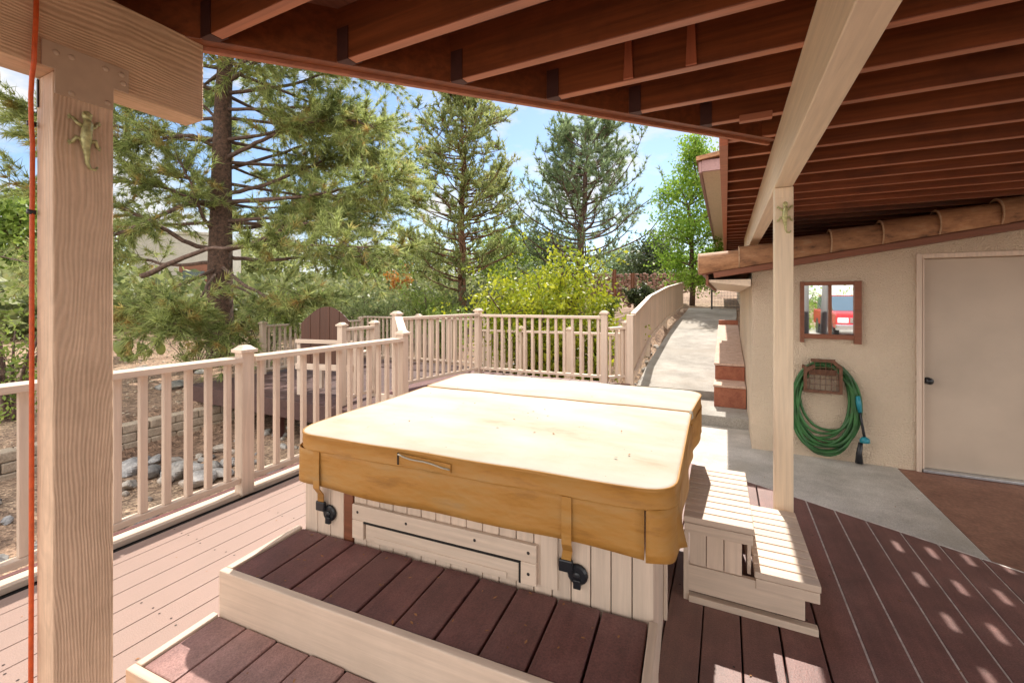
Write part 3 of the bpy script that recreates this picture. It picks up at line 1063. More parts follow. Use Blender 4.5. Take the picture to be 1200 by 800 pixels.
def cover_half(name, corners, radii, ztop, skirt_gaps):
    ol = rounded_outline(corners, radii)
    # densify
    dense = []
    for i in range(len(ol)):
        a, c = ol[i], ol[(i + 1) % len(ol)]
        n = max(1, int((c - a).length / 0.06))
        for k in range(n):
            dense.append(a + (c - a) * k / n)
    n = len(dense)
    cx = sum((p for p in dense), Vector((0, 0))) / n
    top = MB()
    rings = [(1.0, -0.004), (0.995, -0.001), (0.985, 0.001), (0.8, 0.005), (0.5, 0.010), (0.2, 0.012)]
    rnd = random.Random(3)
    for sc, dz in rings:
        for p in dense:
            q = cx + (p - cx) * sc
            wav = 0.0025 * math.sin(q.x * 5.1 + 1) * math.sin(q.y * 6.3) + 0.0012 * math.sin(q.x * 13 + q.y * 9)
            top.v.append((q.x, q.y, ztop + dz + wav))
    for r_ in range(len(rings) - 1):
        for i in range(n):
            j = (i + 1) % n
            top.f.append((r_ * n + i, r_ * n + j, (r_ + 1) * n + j, (r_ + 1) * n + i))
    top.f.append(tuple((len(rings) - 1) * n + i for i in range(n)))
    o = top.build(name, M['vinyltop'], cov, smooth=True)
    # side band: from the welt down to the foam's lower edge
    band = MB()
    prof = [(-0.001, -0.0035), (0.003, -0.0055), (0.0035, -0.011), (0.001, -0.014), (0.002, -0.035), (0.001, -0.060), (0.004, -0.064), (0.003, -0.069), (-0.004, -0.072)]
    nrm = []
    for i in range(n):
        d = dense[(i + 1) % n] - dense[i - 1]
        nrm.append(Vector((d.y, -d.x)).normalized())
    for off, dz in prof:
        for i, p in enumerate(dense):
            q = p + nrm[i] * (off + 0.002 * math.sin(i * 0.9 + dz * 60))
            wav = 0.0025 * math.sin(p.x * 5.1 + 1) * math.sin(p.y * 6.3) + 0.0012 * math.sin(p.x * 13 + p.y * 9)
            band.v.append((q.x, q.y, ztop + dz + wav))
    for r_ in range(len(prof) - 1):
        for i in range(n):
            j = (i + 1) % n
            band.f.append((r_ * n + i, (r_ + 1) * n + i, (r_ + 1) * n + j, r_ * n + j))
    band.f.append(tuple(range((len(prof) - 1) * n + n - 1, (len(prof) - 1) * n - 1, -1)))
    band.build('side_band', M['vinyl'], o, smooth=True)
    pp_ = MB()
    pp_.tube([(p.x + nrm[i].x * 0.001, p.y + nrm[i].y * 0.001, ztop - 0.004 + 0.0025 * math.sin(p.x * 5.1 + 1) * math.sin(p.y * 6.3) + 0.0012 * math.sin(p.x * 13 + p.y * 9)) for i, p in enumerate(dense)], 0.0042, 6, closed=True)
    pp_.build('piping', M['vinyl'], o, smooth=True)
    return o, dense, nrm


c_front = [(-0.035, -0.05), (1.585, -0.05), (1.63, FOLD - 0.008), (-0.03, FOLD + 0.02)]
c_back = [(-0.03, FOLD + 0.03), (1.632, FOLD + 0.002), (1.70, 1.55), (-0.035, 1.61)]
of, dn_f, nm_f = cover_half('front_half', c_front, [0.15, 0.11, 0.02, 0.02], ZC, [])
ob, dn_b, nm_b = cover_half('back_half', c_back, [0.02, 0.02, 0.13, 0.15], ZC + 0.004, [])


def skirt(par, pts, zt, length, flare, seed, name='skirt', cyc=2.5):
    rnd = random.Random(seed)
    s = MB()
    ph = rnd.uniform(0, 6)
    rows = 7
    m = len(pts)
    for j in range(rows):
        t = j / (rows - 1)
        for i, (p, nn) in enumerate(pts):
            u = i / max(1, m - 1)
            off = 0.002 + flare * t * t + 0.006 * t * math.sin(u * cyc * 6.28 + ph) + (0.02 * t * max(0, (u - 0.9) * 10) ** 2 if name == 'corner_flap' else 0)
            z = zt - length * t + 0.004 * math.sin(u * 9 + ph) * t
            q = p + nn * off
            s.v.append((q.x, q.y, z))
    for j in range(rows - 1):
        for i in range(m - 1):
            s.f.append((j * m + i, (j + 1) * m + i, (j + 1) * m + i + 1, j * m + i + 1))
    o = s.build(name, M['vinyl'], par, smooth=True)
    so_ = o.modifiers.new('thick', 'SOLIDIFY')
    so_.thickness = 0.004
    return o


def run(a, c, n=24):
    a, c = Vector(a), Vector(c)
    d = c - a
    nn = Vector((d.y, -d.x)).normalized()
    return [(a + d * i / n, nn) for i in range(n + 1)]


def arc(p, s0, s1, n=10):
    out = []
    p, s0, s1 = Vector(p), Vector(s0), Vector(s1)
    for k in range(n + 1):
        t = k / n
        q = (1 - t) ** 2 * s0 + 2 * t * (1 - t) * p + t * t * s1
        d = 2 * (1 - t) * (p - s0) + 2 * t * (s1 - p)
        out.append((q, Vector((d.y, -d.x)).normalized()))
    return out


SZ = ZC - 0.066
skirt(of, arc((-0.035, -0.05), (-0.0345, 0.09), (0.06, -0.05), 8) + run((0.06, -0.05), (1.495, -0.05), 40)[1:], SZ, 0.156, 0.0, 1, cyc=3)
skirt(of, arc((1.585, -0.05), (1.50, -0.05), (1.590, 0.075), 12), SZ, 0.160, 0.012, 2, 'corner_flap', 1.0)
skirt(of, run((1.591, 0.085), (1.63, 0.98), 30), SZ, 0.156, 0.004, 3, cyc=2)
skirt(of, run((-0.03, FOLD), (-0.0345, 0.1), 20), SZ, 0.156, 0.004, 4, cyc=2)
skirt(ob, run((1.633, 1.01), (1.69, 1.42), 14) + arc((1.70, 1.55), (1.69, 1.43), (1.57, 1.555))[1:], SZ, 0.156, 0.004, 5, cyc=2)
skirt(ob, run((-0.035, 1.5), (-0.03, 1.03), 14), SZ, 0.156, 0.004, 6, cyc=2)
skirt(ob, run((1.56, 1.555), (0.1, 1.6), 30), SZ, 0.156, 0.004, 8, cyc=2)
# hinge flap puckered at the right end of the fold
hb = MB()
for q in range(6):
    hb.ball((1.628 + 0.004 * math.sin(q * 2.2), FOLD - 0.03 + q * 0.012, ZC - 0.008 - 0.012 * (q % 3)), 0.011, 8, 6, (1.0, 0.8, 1.3))
hb.build('hinge_tuck', M['vinyltop'], of, smooth=True)
# grab handle
g = MB()
g.add([(0.565, -0.0605, ZC - 0.014), (0.565, -0.0605, ZC - 0.055), (0.80, -0.0605, ZC - 0.057), (0.80, -0.0605, ZC - 0.024)], [(0, 1, 2, 3)])
hd = g.build('grab_handle', M['vinyl'], of)
hd.modifiers.new('thick', 'SOLIDIFY').thickness = 0.005
g = MB().tube([(0.565 + 0.235 * t / 8, -0.066, ZC - 0.016 - 0.022 * math.sin(math.pi * t / 16) - 0.004 * math.sin(t)) for t in range(9)], 0.003, 6)
g.build('welt', M['vinyltop'], hd, smooth=True)
g = MB().box(0.560, 0.566, -0.0635, -0.058, ZC - 0.058, ZC - 0.012)
g.build('stitch', M['gap'], hd)


def strap(x):
    s = MB()
    zs = [SZ - 0.002, SZ - 0.09, SZ - 0.162, SZ - 0.198, SZ - 0.243]
    yy = [-0.058, -0.060, -0.058, -0.030, -0.022]
    xo = [0, 0, 0, -0.004, -0.012]
    for z, y, o_ in zip(zs, yy, xo):
        s.v += [(x - 0.017 + o_, y, z), (x + 0.017 + o_, y, z)]
    s.f = [(2 * i, 2 * i + 2, 2 * i + 3, 2 * i + 1) for i in range(4)]
    st = s.build('strap', M['vinyl'], of)
    st.modifiers.new('thick', 'SOLIDIFY').thickness = 0.004
    k = MB()
    z = SZ - 0.263
    k.cbox((x - 0.012, -0.020, z + 0.008), 0.05, 0.016, 0.042)
    k.build('buckle', M['dark'], st, 0.005)
    k = MB()
    k.tube([(x + 0.026, -0.003, z - 0.022), (x + 0.026, -0.010, z - 0.022), (x + 0.026, -0.016, z - 0.022)], [0.036, 0.036, 0.028], 16)
    k.ball((x + 0.026, -0.017, z - 0.022), 0.014, 10, 6, (1, .5, 1))
    k.cbox((x + 0.026, -0.016, z - 0.05), 0.026, 0.012, 0.03)
    k.build('strap_lock', M['dark'], tub, 0.003)


strap(0.128)
strap(1.245)

# entry steps in front of the tub
steps = thing('tub_steps', 'wide two tread step with plum boards and beige edges, before the hot tub', 'steps', (-1.725, 1.355, 0), TR)


def tread(x0, x1, y0, y1, zt, face_h, nb, right=True):
    rim = MB()
    rim.box(x0, x1, y0, y0 + 0.028, zt - face_h, zt)
    rim.build('front_board', M['beige_x'], steps, 0.004)
    for xa in (x0, x1 - 0.028):
        r_ = MB()
        r_.box(xa, xa + 0.028, y0 + 0.029, y1, max(0, zt - face_h - 0.19), zt)
        r_.build('side_board', M['beige_y'], steps, 0.004)
    wd = (x1 - x0 - 0.06) / nb
    t_ = MB()
    for i in range(nb):
        rz = 0.002 * math.sin(i * 2.7)
        t_.box(x0 + 0.031 + i * wd + 0.003, x0 + 0.029 + (i + 1) * wd - 0.003, y0 + 0.034, y1 - 0.002, zt - 0.04 + rz, zt - 0.008 + rz)
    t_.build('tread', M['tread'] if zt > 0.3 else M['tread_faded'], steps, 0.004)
    u = MB()
    u.box(x0 + 0.03, x1 - 0.03, y0 + 0.03, y1, 0.0, zt - 0.05)
    u.build('core', M['gap'], steps)


tread(-0.03, 1.535, -0.372, -0.012, 0.347, 0.18, 10)
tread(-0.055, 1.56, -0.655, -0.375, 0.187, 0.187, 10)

# ------------------------------------------------------------------ slatted stool to the right of the tub
st = thing('slatted_step_stool', 'small beige slatted two step stool standing right of the hot tub', 'step stool', (-0.175, 2.13, 0), R(0.8))
SD = 0.69


def slat_top(name, x0, x1, z, n):
    s = MB()
    pw = SD / n
    for i in range(n):
        s.box(x0, x1, i * pw + 0.0042, (i + 1) * pw - 0.0042, z - 0.028, z)
    o = s.build(name, M['beige_x'], st, 0.003)
    r_ = MB()
    r_.box(x0 + 0.004, x1 - 0.004, 0.004, 0.024, z - 0.075, z - 0.03)
    r_.box(x0 + 0.004, x1 - 0.004, SD - 0.024, SD - 0.004, z - 0.075, z - 0.03)
    r_.box(x0 + 0.006, x0 + 0.024, 0.026, SD - 0.026, z - 0.075, z - 0.03)
    r_.box(x1 - 0.026, x1 - 0.006, 0.026, SD - 0.026, z - 0.075, z - 0.03)
    r_.build('apron', M['beige_x'], o, 0.003)
    return o


slat_top('upper_tread', 0.0, 0.285, 0.385, 10)
slat_top('lower_tread', 0.286, 0.525, 0.205, 10)
for y0, y1 in ((0.012, 0.030), (SD - 0.03, SD - 0.012)):
    s = MB()
    for i in range(3):
        s.box(0.025 + i * 0.072, 0.025 + i * 0.072 + 0.069, y0, y1, 0.166, 0.31)
    s.build('side_slats', M['beige_v'], st, 0.002)
    MB().box(0.02, 0.47, y0 - 0.004, y1 + 0.002, 0.045, 0.163).build('side_board', M['beige_x'], st, 0.003)
    MB().box(0.0, 0.022, y0 - 0.004, y1 + 0.002, 0.0, 0.31).build('corner_post', M['beige_v'], st, 0.002)
    MB().box(0.0225, 0.515, y0 - 0.016, y1 + 0.002, 0.0, 0.03).build('base_rail', M['beige_x'], st, 0.003)
MB().box(0.26, 0.275, 0.035, SD - 0.035, 0.17, 0.31).build('riser', M['beige_y'], st, 0.002)
MB().box(0.455, 0.47, 0.035, SD - 0.035, 0.03, 0.13).build('riser', M['beige_y'], st, 0.002)

# ------------------------------------------------------------------ posts and beams
ZB, ZT = 2.010, 2.283                   # underside and top of the two beams
LX = -1.664
t = thing('deck_post', 'thick tan painted post with steel bracket at the left of the photo', 'post', (LX - 0.055, 0.575, 0))
MB().box(-0.055, 0.055, -0.066, 0.066, 0.0, ZB).build('shaft', M['post'], t, 0.004)
pl = MB()
pl.slab_y([(0, 0), (0, 0)], 0, 0) if False else None
# T shaped plate on the face towards the tub
yz = [(-0.064, -0.062), (0.064, -0.062), (0.064, 0.004), (0.101, 0.004), (0.101, 0.075), (-0.09, 0.075), (-0.09, 0.004), (-0.064, 0.004)]
n = len(yz)
pv = [(0.0565, y, ZB + z) for y, z in yz] + [(0.0605, y, ZB + z) for y, z in yz]
pl.add(pv, [tuple(range(n - 1, -1, -1)), tuple(range(n, 2 * n))] + [(i, (i + 1) % n, n + (i + 1) % n, n + i) for i in range(n)])
pp = pl.build('bracket_plate', M['platepaint'], t, 0.001)
for y, z in ((-0.062, 0.050), (-0.030, 0.052), (0.045, 0.055), (0.083, 0.055), (0.088, 0.03), (-0.03, -0.05), (0.05, -0.045)):
    MB().ball((0.0605, y, ZB + z), 0.0078, 10, 6, (0.6, 1, 1)).build('bolt', M['platepaint'], pp, smooth=True)
MB().box(-0.045, -0.035, -0.0705, -0.0665, ZB - 0.085, ZB - 0.005).build('staple', M['dark'], t, 0.002)

t = thing('support_beam', 'tan painted beam at top left, ending in mid air above the yard', 'beam', (LX - 0.055, 0, ZB))
MB().box(-0.055, 0.055, -1.9, 0.893, 0.001, ZT - ZB).build('timber', M['beam'], t, 0.004)

t = thing('support_beam', 'long cream painted beam running away above the right post', 'beam', (0.29, 0, ZB))
MB().box(-0.043, 0.047, -1.9, 7.4, 0.001, ZT - ZB).build('timber', M['cream_y'], t, 0.004)

t = thing('deck_post', 'slim cream post behind the slatted stool, carrying the long cream beam', 'post', (0.294, 2.92, 0))
MB().box(-0.045, 0.047, -0.046, 0.046, 0.0, ZB).build('shaft', M['cream_v'], t, 0.004)
MB().box(-0.043, 0.045, -0.0495, -0.0465, ZB - 0.06, ZB - 0.002).build('bracket_plate', M['cream_v'], t, 0.001)


def lizard(label, loc, rz, s=1.0):
    """cast lizard hugging the post, head up; local x right, z up, y out of the wall is -y"""
    t = thing('lizard_ornament', label, 'ornament', loc, rz, 'cast lizards on the posts')
    b_ = MB()
    pts = [(0, -0.012, 0.062), (0.003, -0.017, 0.045), (0.0, -0.018, 0.025), (-0.002, -0.016, 0.0), (0.0, -0.012, -0.02), (0.003, -0.009, -0.04), (0.004, -0.008, -0.06), (0.010, -0.008, -0.074), (0.020, -0.008, -0.076), (0.026, -0.008, -0.066)]
    rad = [0.006, 0.011, 0.012, 0.0125, 0.009, 0.0065, 0.005, 0.004, 0.0033, 0.0025]
    b_.tube([tuple(c * s for c in p) for p in pts], [r * s for r in rad], 10)
    for sx in (-1, 1):
        b_.tube([(sx * 0.004 * s, -0.012 * s, 0.035 * s), (sx * 0.018 * s, -0.014 * s, 0.042 * s), (sx * 0.026 * s, -0.006 * s, 0.056 * s)], [0.0065 * s, 0.005 * s, 0.004 * s], 8)
        b_.tube([(sx * 0.004 * s, -0.010 * s, -0.004 * s), (sx * 0.02 * s, -0.013 * s, 0.003 * s), (sx * 0.026 * s, -0.006 * s, -0.012 * s)], [0.007 * s, 0.0055 * s, 0.0045 * s], 8)
        for (fx, fz) in ((0.026, 0.056), (0.026, -0.012)):
            for a in (-0.6, 0.1, 0.8):
                b_.tube([(sx * fx * s, -0.005 * s, fz * s), (sx * (fx + 0.009 * math.cos(a)) * s, -0.003 * s, (fz + 0.009 * math.sin(a) * (1 if fz > 0 else -1)) * s)], [0.0026 * s, 0.0018 * s], 6)
    bd = b_.build('body', M['verdigris'], t, smooth=True)
    h_ = MB()
    h_.ball((0.001 * s, -0.014 * s, 0.066 * s), 0.012 * s, 12, 8, (0.95, 0.8, 1.25))
    for sx in (-1, 1):
        h_.ball((sx * 0.008 * s, -0.020 * s, 0.070 * s), 0.0035 * s, 8, 6)
    h_.build('head', M['verdigris'], t, smooth=True)


lizard('pale green metal lizard on the thick left post', (LX + 0.001, 0.573, 1.835), R(90), 1.05)
lizard('small gilded lizard high on the slim cream post', (0.298, 2.872, 1.835), 0, 1.12)

# orange cord beside the left post
pts = [(-1.772, 0.496, 0.0), (-1.770, 0.497, 0.5), (-1.767, 0.497, 1.0), (-1.766, 0.497, 1.5), (-1.764, 0.498, 1.82), (-1.760, 0.494, 1.88), (-1.730, 0.485, 1.945), (-1.690, 0.476, 1.985), (-1.655, 0.470, 2.012), (-1.653, 0.470, 2.05), (-1.654, 0.473, 2.12), (-1.653, 0.475, 2.28)]
b = MB().tube([Vector(p) for p in pts], 0.0056, 8)
cord = tag(b.build('power_cord', M['cable'], smooth=True), 'orange cord running down the thick left post', 'cord')
b = MB()
for z in (0.18, 1.62, 1.87):
    b.tube([(-1.77, 0.497, z), (-1.767, 0.497, z + 0.013)], 0.010, 10)
b.build('cord_clip', M['dark'], cord, smooth=True)

# ------------------------------------------------------------------ the deck overhead
up = thing('upper_deck', 'dark red timber deck overhead on closely spaced joists', 'deck', (0, 0, ZT))
JH, JT = 0.20, 0.038
JS, J0 = 0.317, 0.885


def edge_x(y):                          # free edge of the deck overhead
    if y < 2.62:
        return max(-2.7, -1.665 + (y - 0.86) * (1.9 / 2.0))
    return 0.0


js = [J0 + JS * i for i in range(-8, 30)]
for i, y in enumerate(js):
    x0 = edge_x(y) - 0.004
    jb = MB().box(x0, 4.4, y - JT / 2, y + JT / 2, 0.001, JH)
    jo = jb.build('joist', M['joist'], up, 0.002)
    MB().box(x0 + 0.002, 4.395, y - JT / 2 + 0.0006, y + JT / 2 - 0.0006, -0.002, 0.0008).build('bounce_edge', M['joist_bounce'], jo)  # thin strip under the joist, carries the painted bounce light
    if -0.3 < y < 2.6:
        hb = MB()
        for s in (-1, 1):
            hb.box(x0 + 0.03 * (1 if s > 0 else 0) + 0.02, x0 + 0.03 * (1 if s > 0 else 0) + 0.075, y + s * (JT / 2 + 0.0025) - 0.0015, y + s * (JT / 2 + 0.0025) + 0.0015, -0.003, 0.12)
        hb.box(x0 + 0.02, x0 + 0.075, y - 0.022, y + 0.022, -0.004, -0.0015)
        hb.build('joist_hanger', M['hanger'], up)
rb = MB()
p_a, p_b = Vector((-2.72, -0.24, 0)), Vector((0.246, 2.87, 0))
dv = (p_b - p_a).normalized()
rb.bar(p_a + Vector((0, 0, JH / 2)), p_b + Vector((0, 0, JH / 2)), 0.045, JH + 0.01)
nrm = Vector((-dv.y, dv.x, 0))
rb.build('rim_board', M['joist'], up, 0.003)
rb = MB()
rb.bar(p_a + nrm * 0.034 + Vector((0, 0, JH / 2 - 0.004)), p_b + nrm * 0.034 + Vector((0, 0, JH / 2 - 0.004)), 0.022, JH + 0.03)
rb.build('rim_board', M['rim'], up, 0.003)
rb = MB().box(-0.035, 0.012, 2.75, 10.2, -0.03, JH + 0.01)
rb.build('rim_board', M['rim'], up, 0.003)
cb = MB().box(0.06, 0.2, 2.40, 2.435, -0.035, -0.002)
cb.build('packer', M['rim'], up, 0.003)
for px in (-0.36, -0.12):
    y = js[8 + 3] - JT / 2 - 0.012
    MB().add([(px - 0.02, y, 0.002), (px + 0.02, y, 0.002), (px + 0.012, y, 0.19), (px - 0.012, y, 0.19), (px - 0.02, y + 0.011, 0.002), (px + 0.02, y + 0.011, 0.002), (px + 0.012, y + 0.011, 0.19), (px - 0.012, y + 0.011, 0.19)],
             [(0, 1, 2, 3), (7, 6, 5, 4), (0, 4, 5, 1), (1, 5, 6, 2), (2, 6, 7, 3), (3, 7, 4, 0)]).build('cleat', M['cleat'], up, 0.002)
# deck boards overhead, along y; a few joints stand open and let the sun through
db = MB()
sh = (0.155 * 2.49)
open_x = [0.858 - 0.155 * 2.49 + PITCH * k for k in range(-0, 6)]
xs_j = sorted([0.858 - sh + PITCH * k for k in range(-21, 27)])
for a, c in zip(xs_j[:-1], xs_j[1:]):
    if a < -2.68 or a > 4.1:
        continue
    ga = 0.013 if any(abs(a - o) < 0.01 for o in open_x) else 0.0006
    gc = 0.013 if any(abs(c - o) < 0.01 for o in open_x) else 0.0006
    a2, c2 = a + ga / 1, c - gc / 1
    # far limit follows the free edge
    def lim(xx):
        if xx >= 0.0:
            return 10.2
        return 0.86 + (xx + 1.665) * (2.0 / 1.9)
    ya = -1.75
    cutx = [a2, c2] if not (a2 < 0 < c2) else [a2, 0.0, c2]
    for u0, u1 in zip(cutx[:-1], cutx[1:]):
        far0 = lim(u0 if u1 > 0 else min(u0, -1e-5))
        far1 = lim(u1) if u1 > 1e-6 else (lim(-1e-5) if u1 > -1e-6 else lim(u1))
        if u0 >= 0:
            far0 = 10.2
        db.prism([(u0, ya), (u1, ya), (u1, far1), (u0, far0)], JH + 0.002, JH + 0.04)
    if gc > 0.01:
        db.box(c - 0.03, c + 0.03, 5.5, 10.2, JH + 0.0415, JH + 0.05)
        db.box(c - 0.03, c + 0.03, ya, 3.9, JH + 0.0415, JH + 0.05)
db.build('decking', M['soffit'], up)

# ------------------------------------------------------------------ store room on the right: wall, roof, door
WY = 5.46
room = thing('store_room', 'tan stucco store room with a low clay tile roof and a flush door', 'building', (0, 0, 0))
DX0, DX1, DZ = 1.686, 2.60, 1.764


def roof_z(x):
    return 1.644 + 0.155 * (x + 0.24)


wb = MB()
wt = lambda x: roof_z(x) - 0.005
wb.slab_y([(0.257, FLOOR - .1), (DX0, FLOOR - .1), (DX0, wt(DX0)), (0.257, wt(0.257))], WY, WY + 0.16)
wb.slab_y([(DX0, DZ), (DX1, DZ), (DX1, wt(DX1)), (DX0, wt(DX0))], WY, WY + 0.16)
wb.slab_y([(DX1, FLOOR - .1), (4.2, FLOOR - .1), (4.2, wt(4.2)), (DX1, wt(DX1))], WY, WY + 0.16)
wb.build('wall', M['stucco'], room)
wb = MB().box(0.259, 0.42, WY + 0.161, 10.0, FLOOR - .1, 1.68)
wb.build('side_wall', M['stucco'], room)
dr = MB().box(DX0 + 0.002, DX1 - 0.002, WY + 0.05, WY + 0.09, FLOOR + 0.03, DZ - 0.004).build('door', M['door'], room, 0.003)
kb = MB()
kb.tube([(DX0 + 0.055, WY + 0.049, 0.594), (DX0 + 0.055, WY + 0.02, 0.594)], 0.012, 12)
kb.ball((DX0 + 0.055, WY + 0.002, 0.594), 0.033, 14, 10, (1, .75, 1))
kb.tube([(DX0 + 0.055, WY + 0.0495, 0.594), (DX0 + 0.055, WY + 0.042, 0.594)], 0.032, 14)
kb.build('door_knob', M['dark'], dr, smooth=True)
fr = MB()
fr.box(DX0 - 0.045, DX0 - 0.004, WY - 0.018, WY - 0.0005, FLOOR, DZ + 0.045)
fr.box(DX0 - 0.0035, DX1 + 0.0035, WY - 0.018, WY - 0.0005, DZ + 0.003, DZ + 0.045)
fr.box(DX1 + 0.004, DX1 + 0.045, WY - 0.018, WY - 0.0005, FLOOR, DZ + 0.045)
fr.box(DX0 + 0.001, DX0 + 0.016, WY - 0.008, WY + 0.048, FLOOR + 0.03, DZ - 0.001)
fr.build('door_frame', M['beige_v'], room, 0.003)
MB().box(DX0 + 0.002, DX1 - 0.002, WY - 0.03, WY + 0.12, FLOOR + 0.006, FLOOR + 0.029).build('threshold', M['zinc'], room, 0.003)
rf = MB()
xa, xb = -0.24, 4.3
rf.add([(xa, 5.31, roof_z(xa)), (xb, 5.31, roof_z(xb)), (xb, 10.2, roof_z(xb)), (xa, 10.2, roof_z(xa)), (xa, 5.31, roof_z(xa) + 0.05), (xb, 5.31, roof_z(xb) + 0.05), (xb, 10.2, roof_z(xb) + 0.05), (xa, 10.2, roof_z(xa) + 0.05)],
       [(3, 2, 1, 0), (4, 5, 6, 7), (0, 1, 5, 4), (1, 2, 6, 5), (2, 3, 7, 6), (3, 0, 4, 7)])
roof = rf.build('roof', M['redtrim'], room)
# roof field of barrel tiles, courses running down to the eave on the left
ft = MB()
yy = 5.66
while yy < 10.1:
    m_ = 14
    for k in range(m_):
        xs0 = xa - 0.05 + 0.34 * k
        ring = []
        for s_, rr in ((0, 0.105), (0.36, 0.09)):
            for q in range(9):
                an = math.pi * q / 8
                xx = xs0 + s_
                ring.append((xx, yy + rr * math.cos(an), roof_z(xx) + 0.055 + (0.018 if s_ == 0 else 0) + rr * 0.75 * math.sin(an)))
        ft.add(ring, [(q, q + 1, 10 + q, 9 + q) for q in range(8)] + [tuple(range(9))])
    yy += 0.225
ft.build('roof_tiles', M['tile'], roof, smooth=False)
# rake course: big overlapping barrels along the gable edge
rk = MB()
lips = MB()
xs0 = -0.276
k = 0
while xs0 < 3.6:
    ln_ = 0.40
    z0r = roof_z(xs0) + 0.09
    z1r = roof_z(xs0 + ln_ + 0.06) + 0.09
    jig = 0.008 * math.sin(k * 1.9)
    a = Vector((xs0, 5.316 + jig, z0r + 0.014))
    c = Vector((xs0 + ln_ + 0.06, 5.316 - jig, z1r - 0.004))
    vs, nseg = [], 16
    for p, r0 in ((a, 0.142), (a + (c - a) * 0.03, 0.142), (c, 0.120)):
        for q in range(nseg):
            an = R(-40) + R(260) * q / (nseg - 1)
            vs.append((p.x, p.y + r0 * math.cos(an), p.z + r0 * math.sin(an)))
    # inner lip gives the clay its thickness
    for q in range(nseg):
        an = R(-40) + R(260) * q / (nseg - 1)
        vs.append((a.x, a.y + 0.126 * math.cos(an), a.z + 0.126 * math.sin(an)))
    fs = []
    for r_ in range(2):
        for q in range(nseg - 1):
            fs.append((r_ * nseg + q, r_ * nseg + q + 1, (r_ + 1) * nseg + q + 1, (r_ + 1) * nseg + q))
    for q in range(nseg - 1):
        fs.append((3 * nseg + q, 3 * nseg + q + 1, q + 1, q))
    rk.add(vs, fs)
    ring = []
    for q in range(nseg):
        an = R(-40) + R(260) * q / (nseg - 1)
        ring.append((a.x + 0.004, a.y + 0.1425 * math.cos(an), a.z + 0.1425 * math.sin(an)))
    lips.tube(ring, 0.0065, 6)
    xs0 += ln_
    k += 1
rko = rk.build('rake_tiles', M['tile'], roof, smooth=True)
M['mortar'] = speckle('pale mortar lip', (0.42, 0.27, 0.16), (0.58, 0.40, 0.26), 20, 0.9, 0.3, 0.003)
lips.build('tile_lips', M['mortar'], rko, smooth=True)
fb = MB()
fb.bar((-0.12, 5.316, roof_z(-0.12) - 0.026), (3.8, 5.316, roof_z(3.8) - 0.026), 0.19, 0.06)
fb.build('rake_board', M['redtrim'], roof, 0.003)
fb = MB()
fb.prism([(-0.17, 5.28), (0.24, 5.28), (0.24, 10), (-0.17, 10)], [1.566, 1.512, 1.512, 1.566], 1.59)
fb.build('soffit', M['cream_soffit'], roof)
fb = MB().box(-0.2, -0.173, 5.26, 10, 1.524, 1.644)
fb.build('eave_board', M['redtrim'], roof, 0.003)

# window mirror on the wall
mi = thing('wall_mirror', 'small two pane mirror in a red brown window frame on the stucco wall', 'mirror', (0.96, WY, 0.924))
f_ = MB()
f_.box(-0.258, -0.222, -0.040, -0.001, 0.0, 0.636)
f_.box(0.198, 0.258, -0.040, -0.001, 0.0, 0.636)
f_.box(-0.221, 0.197, -0.038, -0.001, 0.042, 0.09)
f_.box(-0.221, 0.197, -0.038, -0.001, 0.594, 0.633)
f_.box(-0.014, 0.014, -0.036, -0.001, 0.091, 0.593)
f_.build('frame', M['redtrim'], mi, 0.003)
m, nt, bb_ = mat('mirror glass')
bb_.inputs['Base Color'].default_value = (0.82, 0.84, 0.84, 1)
bb_.inputs['Metallic'].default_value = 1
bb_.inputs['Roughness'].default_value = 0.02
for x0, x1 in ((-0.221, -0.015), (0.015, 0.197)):
    MB().box(x0, x1, -0.012, -0.002, 0.091, 0.593).build('pane', m, mi)

# hose on its rusty hanger
hg = thing('hose_hanger', 'rusty caged hose hanger on the wall below the mirror', 'hose hanger', (0.885, WY, 0.42))
h_ = MB()
W2 = 0.162
h_.box(-W2, W2, -0.125, -0.11, 0.0, 0.03)
h_.box(-W2, -W2 + 0.028, -0.125, -0.11, 0.031, 0.265)
h_.box(W2 - 0.028, W2, -0.125, -0.11, 0.031, 0.265)
h_.bar((-W2 + 0.01, -0.117, 0.215), (-W2 + 0.09, -0.117, 0.275), 0.015, 0.034)
h_.bar((W2 - 0.01, -0.117, 0.26), (W2 - 0.08, -0.117, 0.33), 0.015, 0.034)
h_.box(-W2 + 0.06, W2 - 0.06, -0.125, -0.11, 0.315, 0.348)
h_.build('frame', M['rust'], hg, 0.002)
g = MB()
for i in range(1, 7):
    xx = -W2 + 0.324 * i / 7
    g.tube([(xx, -0.119, 0.028), (xx, -0.119, 0.32)], 0.0032, 5)
for i in range(1, 5):
    zz = 0.03 + 0.058 * i
    g.tube([(-W2 + 0.02, -0.1195, zz), (W2 - 0.02, -0.1195, zz)], 0.0032, 5)
g.build('grille', M['rust'], hg)
g = MB()
g.box(-W2 + 0.005, W2 - 0.005, -0.109, -0.001, 0.0, 0.012)
g.box(-W2 + 0.05, W2 - 0.05, -0.107, -0.001, 0.18, 0.24)
g.box(-W2, -W2 + 0.012, -0.109, -0.001, 0.013, 0.27)
g.box(W2 - 0.012, W2, -0.109, -0.001, 0.013, 0.27)
g.build('bracket', M['rust'], hg, 0.002)

